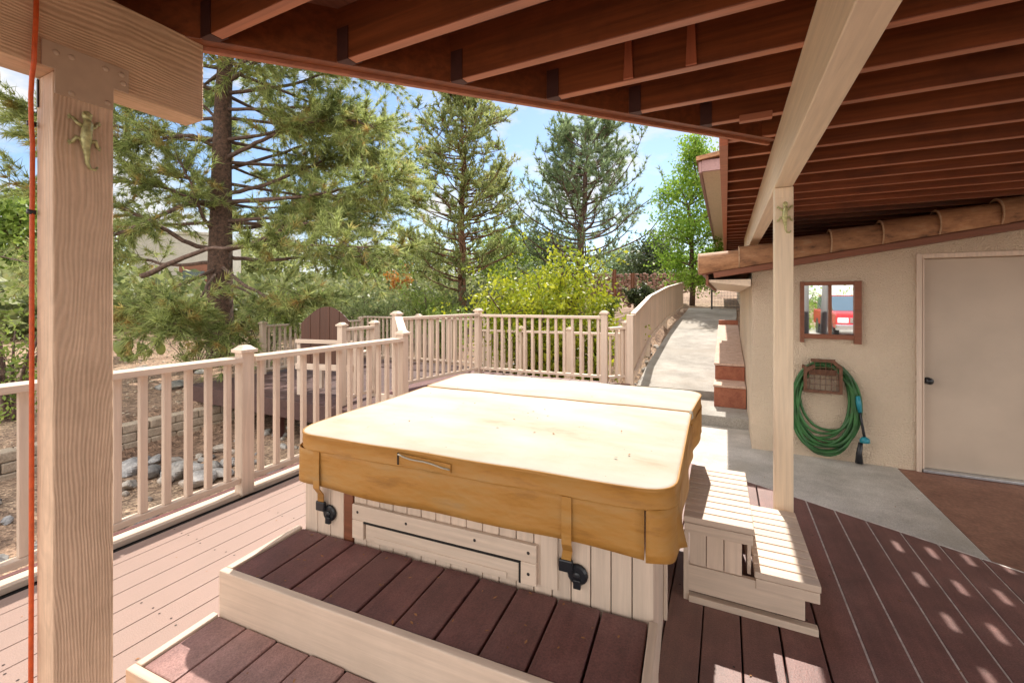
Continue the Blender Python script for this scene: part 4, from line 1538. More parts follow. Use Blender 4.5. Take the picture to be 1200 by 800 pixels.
hs = thing('garden_hose', 'green garden hose coiled on the rusty hanger', 'hose', (0.906, WY - 0.03, FLOOR))
h_ = MB()
rnd = random.Random(5)
path = []
loops = [(0.215, 0.42), (0.262, 0.20), (0.235, 0.12), (0.285, 0.07), (0.205, 0.38), (0.27, 0.03), (0.25, 0.26), (0.295, 0.05), (0.23, 0.09), (0.275, 0.02), (0.24, 0.30), (0.29, 0.035), (0.25, 0.15)]
for li, (rx, zb) in enumerate(loops):
    rx2, zb2 = loops[(li + 1) % len(loops)]
    ztop = 0.985 + 0.03 * math.sin(li * 2.1)
    dy = -0.012 - 0.0035 * li
    for k in range(40):
        f = k / 40
        an = math.pi / 2 + 2 * math.pi * f
        rr = rx * (1 - f) + rx2 * f
        zz0 = zb * (1 - f) + zb2 * f
        zc, rz_ = (ztop + zz0) / 2, (ztop - zz0) / 2
        ca, sa = math.cos(an), math.sin(an)
        xx = rr * (abs(ca) ** 0.85) * (1 if ca > 0 else -1)
        path.append((xx + 0.02 * math.sin(li + f * 3), dy - 0.012 * math.sin(an * 2 + li), zc + rz_ * sa))
path += [(0.25, -0.05, 0.72), (0.27, -0.055, 0.67)]
h_.tube(path, 0.0135, 8)
h_.build('coil', M['hose'], hs, smooth=True)
nz = MB()
nz.tube([(0.27, -0.055, 0.69), (0.278, -0.055, 0.61), (0.288, -0.055, 0.53)], [0.019, 0.024, 0.017], 12)
nz.build('nozzle', M['teal'], hs, smooth=True)
nz = MB()
nz.tube([(0.288, -0.055, 0.535), (0.30, -0.06, 0.43), (0.314, -0.06, 0.336), (0.322, -0.06, 0.282)], [0.010, 0.011, 0.013, 0.012], 10)
nz.build('wand', M['dark'], hs, smooth=True)
nz = MB()
nz.tube([(0.314, -0.06, 0.294), (0.322, -0.06, 0.27), (0.324, -0.06, 0.24)], [0.017, 0.041, 0.043], 14)
nz.build('spray_head', M['teal'], hs, smooth=True)
nz = MB()
nz.tube([(0.294, -0.045, 0.228), (0.282, -0.045, 0.12), (0.282, -0.045, 0.024)], [0.019, 0.026, 0.034], 10)
nz.build('tap_adapter', M['dark'], hs, smooth=True)

# stepped brick planter beside the wall
pw = thing('brick_planter', 'stepped red brick planter edge with salmon pavers beside the path', 'planter', (0, 0, 0))
px0, px1 = -0.15, 0.25
b = MB()
b.box(px0, px1, 6.744, 7.22, FLOOR + .14, 0.138)
b.box(px0 + 0.004, px1, 7.221, 7.8, FLOOR, 0.372)
b.add([(px0, 7.801, -0.2), (px1, 7.801, -0.2), (px1, 11.16, 0.1), (px0, 11.16, 0.1), (px0, 7.801, 0.372), (px1, 7.801, 0.372), (px1, 11.16, 0.744), (px0, 11.16, 0.744)],
      [(3, 2, 1, 0), (4, 5, 6, 7), (0, 1, 5, 4), (1, 2, 6, 5), (2, 3, 7, 6), (3, 0, 4, 7)])
b.box(px0, px1, 11.163, 11.4, 0.1, 0.88)
b.build('brickwork', M['brick'], pw, 0.006)
b = MB()
b.box(px0 - 0.01, px1, 6.73, 7.215, 0.140, 0.17)
for y0, y1 in ((7.216, 8.46), (8.48, 11.14)):
    z0, z1 = 0.378 + 0.1107 * max(0, y0 - 7.8), 0.378 + 0.1107 * max(0, y1 - 7.8)
    b.add([(px0 - 0.01, y0, z0), (px1, y0, z0), (px1, y1, z1), (px0 - 0.01, y1, z1), (px0 - 0.01, y0, z0 + 0.034), (px1, y0, z0 + 0.034), (px1, y1, z1 + 0.034), (px0 - 0.01, y1, z1 + 0.034)],
          [(3, 2, 1, 0), (4, 5, 6, 7), (0, 1, 5, 4), (1, 2, 6, 5), (2, 3, 7, 6), (3, 0, 4, 7)])
b.build('coping', M['paver'], pw, 0.006)

# main house eave beyond the deck edge
hsx = thing('main_house', 'eave of the main house with mauve fascia above the path', 'house', (0, 0, 0))
MB().box(0.5, 6.0, 9.6, 26, 0.2, 3.88).build('wall', M['stucco'], hsx)
MB().box(-0.42, 6.0, 9.3, 26, 3.88, 3.92).build('soffit', M['cream_soffit'], hsx)
e = MB().box(-0.48, -0.425, 9.22, 26, 3.84, 4.06)
e.box(-0.424, 6.0, 9.22, 9.28, 3.86, 4.08)
e.build('fascia', M['mauve'], hsx, 0.006)
e = MB()
e.add([(-0.52, 9.15, 4.07), (6.0, 9.15, 4.9), (6.0, 26, 4.9), (-0.52, 26, 4.07), (-0.52, 9.15, 4.15), (6.0, 9.15, 5.0), (6.0, 26, 5.0), (-0.52, 26, 4.15)],
      [(3, 2, 1, 0), (4, 5, 6, 7), (0, 1, 5, 4), (1, 2, 6, 5), (2, 3, 7, 6), (3, 0, 4, 7)])
e.build('roof', M['tile'], hsx)

# wire gate at the top of the path
gt = thing('wire_gate', 'wire mesh gate in a thin dark frame across the top of the path', 'gate', (-0.45, 17.0, path_z(17.0)))
for x0 in (0.0, 1.65):
    MB().tube([(x0, 0, 0.0), (x0, 0, 1.75)], 0.028, 8).build('gate_post', M['wire'], gt, smooth=True)
g = MB()
for z in (0.08, 1.55):
    g.tube([(0.03, 0, z), (1.62, 0, z)], 0.018, 6)
g.build('gate_frame', M['wire'], gt)
g = MB()
for i in range(1, 17):
    g.tube([(0.1 * i, 0, 0.08), (0.1 * i, 0, 1.55)], 0.004, 4)
for i in range(1, 15):
    g.tube([(0.03, 0.004, 0.08 + 0.1 * i), (1.62, 0.004, 0.08 + 0.1 * i)], 0.004, 4)
g.build('mesh', M['wire'], gt)

# ------------------------------------------------------------------ lower deck with chair
ld = thing('lower_deck', 'lower plum deck beyond the left railing, carrying the brown chair', 'deck', (0, 0, 0))
LZ = -0.10
b = MB()
x0 = -8.3
while x0 < -4.05:
    b.box(x0, x0 + PITCH - GAP, 4.25, 8.1, LZ - 0.03, LZ)
    x0 += PITCH
b.build('decking', M['lower'], ld, 0.003)
b = MB().box(-8.3, -4.02, 4.20, 4.24, LZ - 0.26, LZ - 0.005)
b.box(-8.34, -8.305, 4.2, 8.1, LZ - 0.26, LZ - 0.005)
b.build('fascia', M['lower'], ld, 0.003)
for x, y in ((-8.2, 4.4), (-6.2, 4.4), (-4.4, 4.4), (-8.2, 7.9)):
    MB().box(x - .06, x + .06, y - .06, y + .06, -1.1, LZ - 0.032).build('stilt', M['tread'], ld, 0.003)
railing('beige railing on the far left side of the lower deck, half hidden by pine needles', (-8.15, 5.45), (-8.15, 8.0), LZ, LZ, 0.96, [0.0, 1.3, 2.55], [0.12 * i for i in range(1, 21)])
railing('beige railing along the back of the lower deck behind the brown chair', (-8.1, 8.05), (-4.6, 8.05), LZ, LZ, 1.05, [1.7, 3.5], [0.125 * i for i in range(1, 27)])
railing('short beige railing between two capped posts right of the brown chair', (-4.78, 4.34), (-4.82, 5.0), LZ, LZ, 1.07, [0.0, 0.66], [0.13, 0.26, 0.39, 0.52])

ch = thing('garden_chair', 'brown arched slat chair with beige frame on the lower deck', 'chair', (-5.45, 4.62, LZ), R(12))
tops = [1.18, 1.30, 1.36, 1.33, 1.22]
for i in range(5):
    xx = -0.34 + i * 0.17
    nxt = [1.10, 1.24, 1.34, 1.36, 1.29, 1.14]
    s = MB()
    za, zb_ = nxt[i], nxt[i + 1]
    pts = [(xx - 0.082, 0.40), (xx + 0.082, 0.40), (xx + 0.082, zb_), (xx, max(tops[i], (za + zb_) / 2 + .01)), (xx - 0.082, za)]
    s.slab_y([(p[0], p[1]) for p in pts], 0.0, 0.02)
    s.build('back_slat', M['brown'], ch, 0.003)
MB().box(-0.50, 0.50, -0.035, -0.002, 0.80, 0.86).build('back_rail', M['beige_x'], ch, 0.004)
MB().box(-0.50, 0.50, -0.035, -0.002, 0.40, 0.49).build('back_rail', M['beige_x'], ch, 0.004)
s = MB()
for i in range(5):
    s.box(-0.44, 0.44, 0.03 + i * 0.1, 0.12 + i * 0.1, 0.40, 0.42)
s.build('seat', M['brown'], ch, 0.003)
for sx in (-0.47, 0.47):
    MB().box(sx - 0.03, sx + 0.03, -0.0, 0.05, 0.0, 0.79).build('leg', M['beige_v'], ch, 0.003)
    MB().box(sx - 0.03, sx + 0.03, 0.5, 0.56, 0.0, 0.64).build('leg', M['beige_v'], ch, 0.003)
    MB().box(sx - 0.06, sx + 0.06, 0.052, 0.62, 0.645, 0.67).build('arm', M['beige_y'], ch, 0.004)

# ------------------------------------------------------------------ creek: block wall and stones
wl = thing('block_wall', 'low curved wall of tan split blocks above the creek stones', 'retaining wall', (0, 0, 0))
b = MB()
for r_ in range(4):
    z = -0.92 + r_ * 0.125
    yy = 1.2 + (0.17 if r_ % 2 else 0)
    while yy < 5.6:
        xx = -7.62 - 0.02 * r_ - 0.10 * math.sin((yy - 1.5) * 0.8)
        rz = -0.08 * math.cos((yy - 1.5) * 0.8) * -1
        b.cbox((xx, yy + 0.17, z + 0.06), 0.22 + 0.02 * math.sin(yy * 7 + r_), 0.325, 0.117, rz)
        yy += 0.335
b.build('blocks', M['block'], wl, 0.014)

rk_ = 0
rng = random.Random(21)
for (px, py, rr) in ((150, 548, 0.22), (163, 540, 0.13), (176, 552, 0.14), (182, 538, 0.12), (205, 541, 0.13), (211, 552, 0.20), (232, 548, 0.15), (238, 560, 0.19), (250, 545, 0.12), (258, 555, 0.13), (150, 566, 0.11), (266, 541, 0.11), (195, 560, 0.10), (222, 563, 0.12)):
    q = P(px, py, 507 * (H + 0.8) / (py - 350))
    o = MB().rock((0, 0, 0), rr, rk_ + 50, 0.6, 16, 12).build('river_stone', M['stone'], None, 0.0, loc=(q.x, q.y, -0.84 + rr * 0.28))
    tag(o, 'grey river stone lying in the dry creek below the left railing', 'stone', 'river stones below the left railing')
    rk_ += 1
b = MB()
for i in range(900):
    x, y = rng.uniform(-6.9, -1.35), rng.uniform(-1, 11)
    if x > -3.3 and y < 6.3:
        continue
    if x > -4 and y > 7:
        pass
    elif rng.random() < 0.25:
        continue
    rr = rng.uniform(0.03, 0.09) * (1.5 if rng.random() < 0.15 else 1)
    b.rock((x, y, ground_z(x, y) + rr * 0.25), rr, i, 0.65, 7, 5)
stuff(b.build('creek_stones', M['stone'], smooth=False), 'loose grey stones filling the dry creek', 'stones')
# pebbles scattered over the yard
b = MB()
for i in range(1500):
    rr0 = rng.uniform(7, 22)
    a = rng.uniform(0.75, 1.6)
    x, y = -rr0 * math.sin(a), rr0 * math.cos(a)
    if x > -7.9:
        continue
    rr = rng.uniform(0.015, 0.05)
    b.rock((x, y, ground_z(x, y) + rr * 0.2), rr, i, 0.6, 6, 4)
stuff(b.build('yard_pebbles', M['block']), 'pebbles strewn over the brown yard', 'pebbles')
b = MB()
for q in range(3):
    x, y = [(-9.6, 4.6), (-10.4, 5.6), (-11.5, 4.9)][q]
    o = MB().rock((0, 0, 0), [0.3, 0.2, 0.22][q], 300 + q, 0.35).build('flat_rock', M['stone'], None, 0.01, loc=(x, y, ground_z(x, y) + 0.02))
    tag(o, 'pale flat rock bedded in the brown gravel of the yard', 'rock', 'flat rocks in the yard')


# ------------------------------------------------------------------ vegetation
def unit(v):
    return v / np.maximum(1e-9, np.linalg.norm(v, axis=-1, keepdims=True))


def needles(cent, dirs, k, ln, wd, spread, jit):
    n = len(cent)
    c = np.repeat(cent, k, 0) + RNG.normal(0, jit, (n * k, 3))
    d = unit(np.repeat(dirs, k, 0) + RNG.normal(0, spread, (n * k, 3)))
    l_ = ln * RNG.uniform(0.55, 1.15, (n * k, 1))
    sdv = unit(np.cross(d, RNG.normal(0, 1, (n * k, 3)))) * wd * 0.5
    tri = np.stack([c - sdv, c + sdv, c + d * l_], 1)
    return tri.reshape(-1, 3)


def leaves(cent, k, size, jit, aspect=0.55, updir=0.0):
    n = len(cent)
    c = np.repeat(cent, k, 0) + RNG.normal(0, 1, (n * k, 3)) * jit
    a = RNG.normal(0, 1, (n * k, 3))
    a[:, 2] += updir
    a = unit(a)
    s = unit(np.cross(a, RNG.normal(0, 1, (n * k, 3))))
    sz = size * RNG.uniform(0.6, 1.25, (n * k, 1))
    q = np.stack([c - a * sz * 0.5, c + s * sz * aspect * 0.5 - a * sz * 0.05, c + a * sz * 0.5, c - s * sz * aspect * 0.5 - a * sz * 0.05], 1)
    return q.reshape(-1, 3)


def curve_pts(pts, n):
    """Catmull-Rom through pts"""
    pts = [Vector(p) for p in pts]
    out = []
    m = len(pts)
    for i in range(m - 1):
        p0, p1, p2, p3 = pts[max(i - 1, 0)], pts[i], pts[i + 1], pts[min(i + 2, m - 1)]
        for k in range(n):
            t = k / n
            out.append(0.5 * ((2 * p1) + (-p0 + p2) * t + (2 * p0 - 5 * p1 + 4 * p2 - p3) * t * t + (-p0 + 3 * p1 - 3 * p2 + p3) * t ** 3))
    out.append(pts[-1])
    return out


def twigs_from(line, rnd, count, ln, tips, wood_mb, start=0.25, droop=0.0, rad=0.012, up=0.25):
    """side shoots on a limb; collects tuft positions and directions"""
    m = len(line)
    for _ in range(count):
        t = start + (1 - start) * rnd.random() ** 0.8
        i = min(m - 2, int(t * (m - 1)))
        p = line[i] + (line[i + 1] - line[i]) * rnd.random()
        d = (line[i + 1] - line[i]).normalized()
        sdir = Vector((rnd.gauss(0, 1), rnd.gauss(0, 1), rnd.gauss(0, 0.6) + up - droop)).normalized()
        dd = (d * 0.7 + sdir).normalized()
        l_ = ln * rnd.uniform(0.4, 1.1)
        mid = p + dd * l_ * 0.5 + Vector((0, 0, rnd.uniform(-0.05, 0.08) * l_))
        end = p + dd * l_ + Vector((0, 0, rnd.uniform(-0.1, 0.12) * l_ - droop * l_ * 0.4))
        wood_mb.tube([p, mid, end], [rad, rad * 0.7, rad * 0.35], 4, caps=False)
        for q in (0.35, 0.6, 0.8, 1.0):
            pp = p.lerp(mid, q * 2) if q < 0.5 else mid.lerp(end, q * 2 - 1)
            tips.append((pp, (end - p).normalized()))


def pine(label, base, top, trunk_r, layers, mats, seed, tw_len, tw_n, k, nl, nw, bark='bark', group='pines in the yard', upcurve=0.35, jit=0.05, first=0.18, spread=0.75):
    """layers: list of (height fraction, reach in metres, limbs)"""
    rnd = random.Random(seed)
    t = thing('pine_tree', label, 'tree', tuple(base), 0, group)
    base, top = Vector((0, 0, 0)), Vector(top) - Vector(base)
    tr = MB()
    line = []
    for i in range(13):
        f = i / 12
        line.append(base.lerp(top, f) + Vector((rnd.uniform(-1, 1), rnd.uniform(-1, 1), 0)) * trunk_r * 0.35 * (0 if i == 0 else 1))
    tr.tube(line, [trunk_r * (1.15 if i == 0 else 1) * (1 - 0.88 * (i / 12) ** 1.2) for i in range(13)], 10)
    tr.build('trunk', M[bark], t, smooth=True)
    lim = MB()
    tips = []
    for hf, reach, cnt in layers:
        for c in range(cnt):
            f = min(0.985, max(first, hf + rnd.uniform(-0.04, 0.04)))
            p = base.lerp(top, f)
            az = rnd.uniform(0, 6.283)
            rch = reach * rnd.uniform(0.72, 1.08)
            out = Vector((math.cos(az), math.sin(az), 0))
            rise = upcurve * rch * rnd.uniform(0.6, 1.3)
            pts = [p, p + out * rch * 0.35 + Vector((0, 0, rise * 0.15)), p + out * rch * 0.7 + Vector((0, 0, rise * 0.5)) + Vector((rnd.gauss(0, .1), rnd.gauss(0, .1), 0)) * rch, p + out * rch + Vector((0, 0, rise))]
            ln_ = curve_pts(pts, 4)
            r0 = max(0.018, trunk_r * 0.28 * (1 - f * 0.6))
            lim.tube(ln_, [r0 * (1 - 0.8 * i / (len(ln_) - 1)) for i in range(len(ln_))], 6, caps=False)
            twigs_from(ln_, rnd, tw_n, tw_len * (0.6 + 0.5 * rch / 2.5), tips, lim, 0.35, rad=0.012, up=0.45)
            tips.append((ln_[-1], (ln_[-1] - ln_[-2]).normalized()))
    lim.build('limbs', M['twig'] if bark == 'bark' else M[bark], t, smooth=True)
    ce = np.array([tuple(p) for p, d in tips])
    di = np.array([tuple(d) for p, d in tips]) + np.array([0, 0, 0.35])
    np_mesh('crown', needles(ce, di, k, nl, nw, spread, jit), 3, mats, t)
    return t


# pine 2: slender, straight trunk in the middle
q = P(541, 372, 20.0)
tp = P(543, 108, 20.0)
pine('tall straight pine behind the middle of the back railing', (q.x, q.y, ground_z(q.x, q.y) - 0.1), tp, 0.21,
     [(0.18, 1.9, 7), (0.24, 2.4, 9), (0.30, 2.6, 10), (0.36, 2.7, 11), (0.42, 2.7, 11), (0.48, 2.7, 11), (0.54, 2.6, 11), (0.60, 2.5, 11), (0.66, 2.5, 11), (0.72, 2.4, 11), (0.78, 2.3, 11), (0.84, 2.1, 11), (0.90, 1.7, 10), (0.95, 1.2, 9), (0.985, 0.7, 8)],
     M['pine_mid'], 11, 0.75, 7, 10, 0.25, 0.044, bark='barkred', upcurve=0.42, jit=0.025, first=0.15)
# pine 3: rounder, blue green
q = P(676, 352, 22.0)
tp = P(690, 150, 22.0)
pine('rounded blue green pine right of the tall straight one', (q.x, q.y, ground_z(q.x, q.y) - 0.1), tp, 0.26,
     [(0.20, 3.3, 4), (0.27, 3.9, 6), (0.34, 4.1, 8), (0.42, 4.0, 9), (0.49, 3.6, 10), (0.56, 3.2, 11), (0.63, 2.8, 12), (0.70, 2.4, 12), (0.77, 2.1, 12), (0.84, 1.8, 12), (0.90, 1.5, 11), (0.96, 1.1, 10)],
     M['pine_blue'], 23, 0.85, 7, 10, 0.27, 0.048, upcurve=0.6, jit=0.025, first=0.18)

# pine 1: the big near one, limbs laid out as they grow in the photograph
D1 = 10.5
q = P(258, 425, D1)
pb0 = Vector((q.x, q.y, ground_z(q.x, q.y) - 0.1))
t1 = thing('pine_tree', 'large near pine with long bare limbs, filling the left of the view', 'tree', tuple(pb0), 0, 'pines in the yard')
rnd = random.Random(4)
tr = MB()
tp_pts = [pb0] + [P(x, y, D1) for x, y in ((258, 330), (259, 260), (260, 190), (262, 110), (268, 20), (272, -80), (276, -170))]
tl = [p - pb0 for p in curve_pts(tp_pts, 3)]
tr.tube(tl, [0.30 * (1 - 0.72 * i / (len(tl) - 1)) for i in range(len(tl))], 14)
tr.build('trunk', M['bark'], t1, smooth=True)
lim = MB()
tips = []
limbs1 = [  # (points px,py,depth offset), radius, twig count, twig start
    ([(262, 292, 0), (300, 284, -0.5), (345, 264, -0.9), (400, 262, -1.2)], 0.085, 30, 0.35),
    ([(168, 324, -1.8), (215, 302, -2.0), (262, 290, -2.2), (330, 287, -2.6), (430, 290, -3.2)], 0.055, 24, 0.75),
    ([(255, 240, 0), (225, 238, -0.8), (180, 256, -1.4), (120, 282, -1.8), (60, 300, -2.0)], 0.06, 22, 0.35),
    ([(262, 238, 0), (310, 234, -0.6), (370, 228, -1.0), (430, 214, -1.3), (465, 210, -1.5)], 0.055, 34, 0.45),
    ([(264, 228, 0), (310, 216, 0.3), (352, 200, 0.6), (400, 180, 0.9), (440, 178, 1.0)], 0.055, 40, 0.4),
    ([(264, 186, 0), (300, 168, -0.4), (340, 150, -0.7), (395, 140, -0.9), (440, 150, -1.0)], 0.055, 36, 0.4),
    ([(258, 245, 0), (235, 238, -0.5), (200, 222, -0.9), (150, 212, -1.2), (90, 196, -1.4)], 0.05, 28, 0.4),
    ([(252, 275, 0), (236, 250, -0.6), (224, 215, -1.0), (210, 190, -1.2)], 0.045, 20, 0.4),
    ([(256, 292, 0), (222, 285, -0.6), (175, 258, -1.0), (130, 240, -1.2), (60, 225, -1.2), (10, 215, -1.2)], 0.06, 28, 0.35),
    ([(262, 128, 0), (310, 128, -0.3), (360, 126, -0.5), (410, 135, -0.7)], 0.045, 32, 0.4),
    ([(264, 98, 0), (300, 74, -0.4), (340, 58, -0.8), (400, 60, -1.1)], 0.06, 40, 0.3),
    ([(262, 150, 0), (240, 125, 0.5), (215, 110, 0.8), (180, 110, 1.0)], 0.045, 24, 0.3),
    ([(264, 70, 0), (310, 30, 0.5), (370, 10, 0.8), (430, 20, 1)], 0.06, 40, 0.3),
    ([(266, 45, 0), (220, 20, -0.5), (150, 10, -0.8), (90, 30, -1)], 0.05, 30, 0.3),
    ([(258, 175, 0), (225, 160, -0.5), (180, 165, -1.0), (120, 170, -1.3), (40, 160, -1.5)], 0.05, 30, 0.35),
    ([(260, 300, 0), (310, 305, 0.5), (370, 300, 0.9), (440, 300, 1.1), (478, 290, 1.2)], 0.055, 40, 0.4),
    ([(262, 270, 0), (320, 262, 0.8), (390, 250, 1.2), (450, 245, 1.5), (482, 235, 1.5)], 0.055, 44, 0.4),
    ([(262, 200, 0), (330, 180, 1.0), (395, 160, 1.5), (445, 190, 1.7)], 0.05, 40, 0.45),
    ([(256, 315, 0), (220, 330, -1.2), (180, 350, -2.0), (150, 368, -2.4)], 0.05, 26, 0.55),
    ([(258, 312, 0), (290, 336, -1.4), (330, 352, -2.2), (370, 350, -2.8)], 0.045, 26, 0.55),
    ([(254, 318, 0), (240, 340, -1.5), (225, 362, -2.4), (205, 380, -2.8)], 0.04, 24, 0.6),
    ([(258, 306, 0), (200, 310, 0.8), (140, 300, 1.2), (60, 310, 1.4), (0, 300, 1.5)], 0.05, 26, 0.3),
    ([(262, 330, 0), (300, 350, -1.0), (280, 380, -2.0), (262, 396, -2.4)], 0.03, 18, 0.6),
]
for pts, r0, cnt, st_ in limbs1:
    ln_ = [p - pb0 for p in curve_pts([P(x, y, D1 + dz) for x, y, dz in pts], 5)]
    ln_ = [p + Vector((rnd.gauss(0, .008), rnd.gauss(0, .008), rnd.gauss(0, .01))) for p in ln_]
    lim.tube(ln_, [max(0.012, r0 * (1 - 0.75 * i / (len(ln_) - 1))) for i in range(len(ln_))], 7, caps=False)
    twigs_from(ln_, rnd, int(cnt * 1.9), 0.85, tips, lim, st_ * 0.8, droop=0.15, rad=0.007, up=0.2)
# the rest of the crown: limbs all round the trunk
for i in range(64):
    f = 0.28 + 0.72 * (i + rnd.random()) / 64
    p = tl[min(len(tl) - 1, int(f * (len(tl) - 1)))]
    az = i * 2.399 + rnd.uniform(-0.3, 0.3)
    rch = rnd.uniform(2.6, 4.4) * (1.0 - 0.25 * max(0, f - 0.5))
    out = Vector((math.cos(az), math.sin(az), 0))
    if (out.x * SY * -1 + out.y * CY) < -0.55 and f < 0.55:
        continue
    rise = rch * rnd.uniform(-0.02, 0.28)
    ln_ = curve_pts([p, p + out * rch * 0.4 + Vector((0, 0, rise * 0.2)), p + out * rch * 0.75 + Vector((rnd.gauss(0, .2), rnd.gauss(0, .2), rise * 0.6)), p + out * rch + Vector((0, 0, rise))], 5)
    lim.tube(ln_, [max(0.010, 0.05 * (1 - 0.8 * j / (len(ln_) - 1))) for j in range(len(ln_))], 6, caps=False)
    twigs_from(ln_, rnd, 42, 0.85, tips, lim, 0.26, droop=0.12, rad=0.007, up=0.2)
lim.build('limbs', M['twig'], t1, smooth=True)
ce = np.array([tuple(p) for p, d in tips])
di = np.array([tuple(d) for p, d in tips])
np_mesh('crown', needles(ce, di, 20, 0.23, 0.019, 0.60, 0.014), 3, M['pine_near'], t1)


def bush(name, label, base, rad, hgt, m, n, k, size, jit, seed, cat='shrub', group=None, stems=7, aspect=0.55, stem_mat='twig', up=0.3, gap=0.5, lowest=0.12):
    """stems fanning from the ground, each carrying sprays of leaves; lumpy outline from its own big sprays"""
    rnd = random.Random(seed)
    t = thing(name, label, cat, tuple(base), 0, group)
    sm = MB()
    cents = []
    lobes = []
    for i in range(stems):
        az = 6.283 * i / stems + rnd.uniform(-0.4, 0.4)
        rr = rad * rnd.uniform(0.35, 0.95)
        zt = hgt * rnd.uniform(0.55, 1.0) * (1.0 - 0.35 * (rr / rad) ** 2)
        end = Vector((math.cos(az) * rr, math.sin(az) * rr, zt))
        ln_ = curve_pts([Vector((rnd.uniform(-.06, .06), rnd.uniform(-.06, .06), 0)), end * 0.45 + Vector((0, 0, zt * 0.08)), end], 4)
        sm.tube(ln_, [0.028 * max(.5, hgt / 2) * (1 - 0.75 * j / 8) for j in range(9)], 5, caps=False)
        lobes.append((ln_, rr))
    for i in range(n):
        ln_, rr = lobes[i % stems]
        f = max(lowest, rnd.random() ** 0.6)
        p = ln_[min(8, int(f * 8))]
        sp = rad * (0.16 + 0.30 * f) * gap * 2
        off = Vector((rnd.gauss(0, 1), rnd.gauss(0, 1), rnd.gauss(0, 0.8))) * sp * 0.55
        qv = p + off
        if qv.z < 0.02:
            qv.z = abs(qv.z) + 0.05
        cents.append(tuple(qv))
        if i % 4 == 0:
            sm.tube([p, p.lerp(qv, 0.6) + Vector((0, 0, 0.03)), qv], [0.009, 0.006, 0.003], 4, caps=False)
    sm.build('stems', M[stem_mat], t, smooth=True)
    np_mesh('leaves', leaves(np.array(cents), k, size, jit, aspect, up), 4, m, t)
    return t


def gpt(px, py_top, d):
    q_ = P(px, 350, d)
    z = ground_z(q_.x, q_.y)
    return (q_.x, q_.y, z - 0.03), P(px, py_top, d).z - z


bs, hh = gpt(642, 300, 9.6)
bush('citrus_bush', 'bright yellow green bush behind the back railing', bs, 1.75, hh * 1.06, M['citrus'], 1300, 16, 0.11, 0.10, 31, 'bush', None, 16, 0.5)
bs, hh = gpt(700, 338, 9.2)
bush('citrus_bush', 'small yellow green bush by the corner post of the landing railing', bs, 0.5, hh, M['citrus'], 110, 18, 0.12, 0.10, 32, 'bush', None, 7, 0.5)
# big shrubs left of the middle
for px, yt, d, rad, m_, lab, sd_ in (
        (395, 324, 15.0, 1.5, 'sage', 'wide sage green shrub behind the brown chair', 41),
        (452, 332, 14.0, 1.1, 'sage', 'rounded sage shrub left of the tall post cap', 42),
        (500, 332, 17.0, 1.3, 'shrubgreen', 'mid green shrub left of the straight pine trunk', 43),
        (345, 336, 15.5, 1.0, 'shrubgreen', 'green shrub under the limbs of the large near pine', 44),
        (585, 318, 17.0, 1.6, 'darkleaf', 'dark shrub between the straight pine and the yellow bush', 45),
        (523, 352, 13.0, 0.7, 'shrubgreen', 'low bright shrub at the foot of the straight pine', 46),
        (612, 300, 24.0, 2.0, 'shrubgreen', 'olive green thicket behind the yellow bush', 47),
        (655, 316, 26.0, 1.9, 'darkleaf', 'dark thicket at the foot of the blue green pine', 48),
        (700, 318, 30.0, 1.6, 'sage', 'grey green scrub below the stone terraces', 49),
        (712, 340, 19.0, 0.5, 'shrubgreen', 'little green shrub before the stone terraces', 50),
        (752, 326, 21.0, 0.6, 'darkleaf', 'dark little cypress shrub by the board fence top', 51)):
    bs, hh = gpt(px, yt, d)
    bush('shrub', lab, bs, rad, hh, M[m_], 330, 14, 0.12 if d < 20 else 0.17, 0.13 * rad, sd_, 'shrub', 'shrubs in the yard', 11, 0.45)
bs, hh = gpt(470, 303, 26.0)
bush('shrub', 'orange leaved shrub far off between the pines', bs, 0.8, hh, M['orange_leaf'], 120, 12, 0.18, 0.13, 52, 'shrub', 'shrubs in the yard', 8)
# left margin: leafy young tree and low plants
bs, hh = gpt(12, 285, 6.2)
bs = (bs[0], bs[1], -0.5)
bush('leafy_shrub', 'thin leafy shrub left of the thick post', bs, 0.75, hh, M['shrubgreen'], 150, 9, 0.075, 0.09, 53, 'shrub', None, 9, 0.5, gap=0.6)
bs, hh = gpt(228, 385, 9.6)
bush('dry_bush', 'twiggy half dry bush at the foot of the large near pine', bs, 0.55, hh, M['sage'], 120, 7, 0.06, 0.07, 54, 'shrub', None, 14, 0.4)
bs, hh = gpt(310, 352, 9.9)
bush('dry_bush', 'grey green bush at the corner of the lower deck', bs, 0.6, hh, M['sage'], 150, 9, 0.07, 0.08, 55, 'shrub', None, 12, 0.4)

# prickly pear
bs, hh = gpt(152, 384, 10.6)
cp = thing('prickly_pear', 'clump of yellow green cactus pads in the left yard', 'cactus', bs)
rnd = random.Random(9)
for i in range(26):
    x, y = rnd.gauss(0, 0.24), rnd.gauss(0, 0.24)
    z = rnd.uniform(0.12, 0.5)
    a = rnd.uniform(0, 3.14)
    s_ = rnd.uniform(0.10, 0.15)
    tl_ = rnd.uniform(-0.35, 0.35)
    vs = []
    m_ = Matrix.Translation((x, y, z)) @ Matrix.Rotation(a, 4, 'Z') @ Matrix.Rotation(tl_, 4, 'Y')
    mb2 = MB().ball((0, 0, 0), s_, 12, 8, (0.72, 0.16, 1.15))
    MB().add([m_ @ Vector(v) for v in mb2.v], mb2.f).build('pad', M['cactus'], cp, smooth=True)
stalk = MB()
for i in range(5):
    stalk.tube([(rnd.gauss(0, .15), rnd.gauss(0, .15), 0), (rnd.gauss(0, .15), rnd.gauss(0, .15), 0.25)], [0.05, 0.04], 6)
stalk.build('base_pads', M['cactus'], cp, smooth=True)

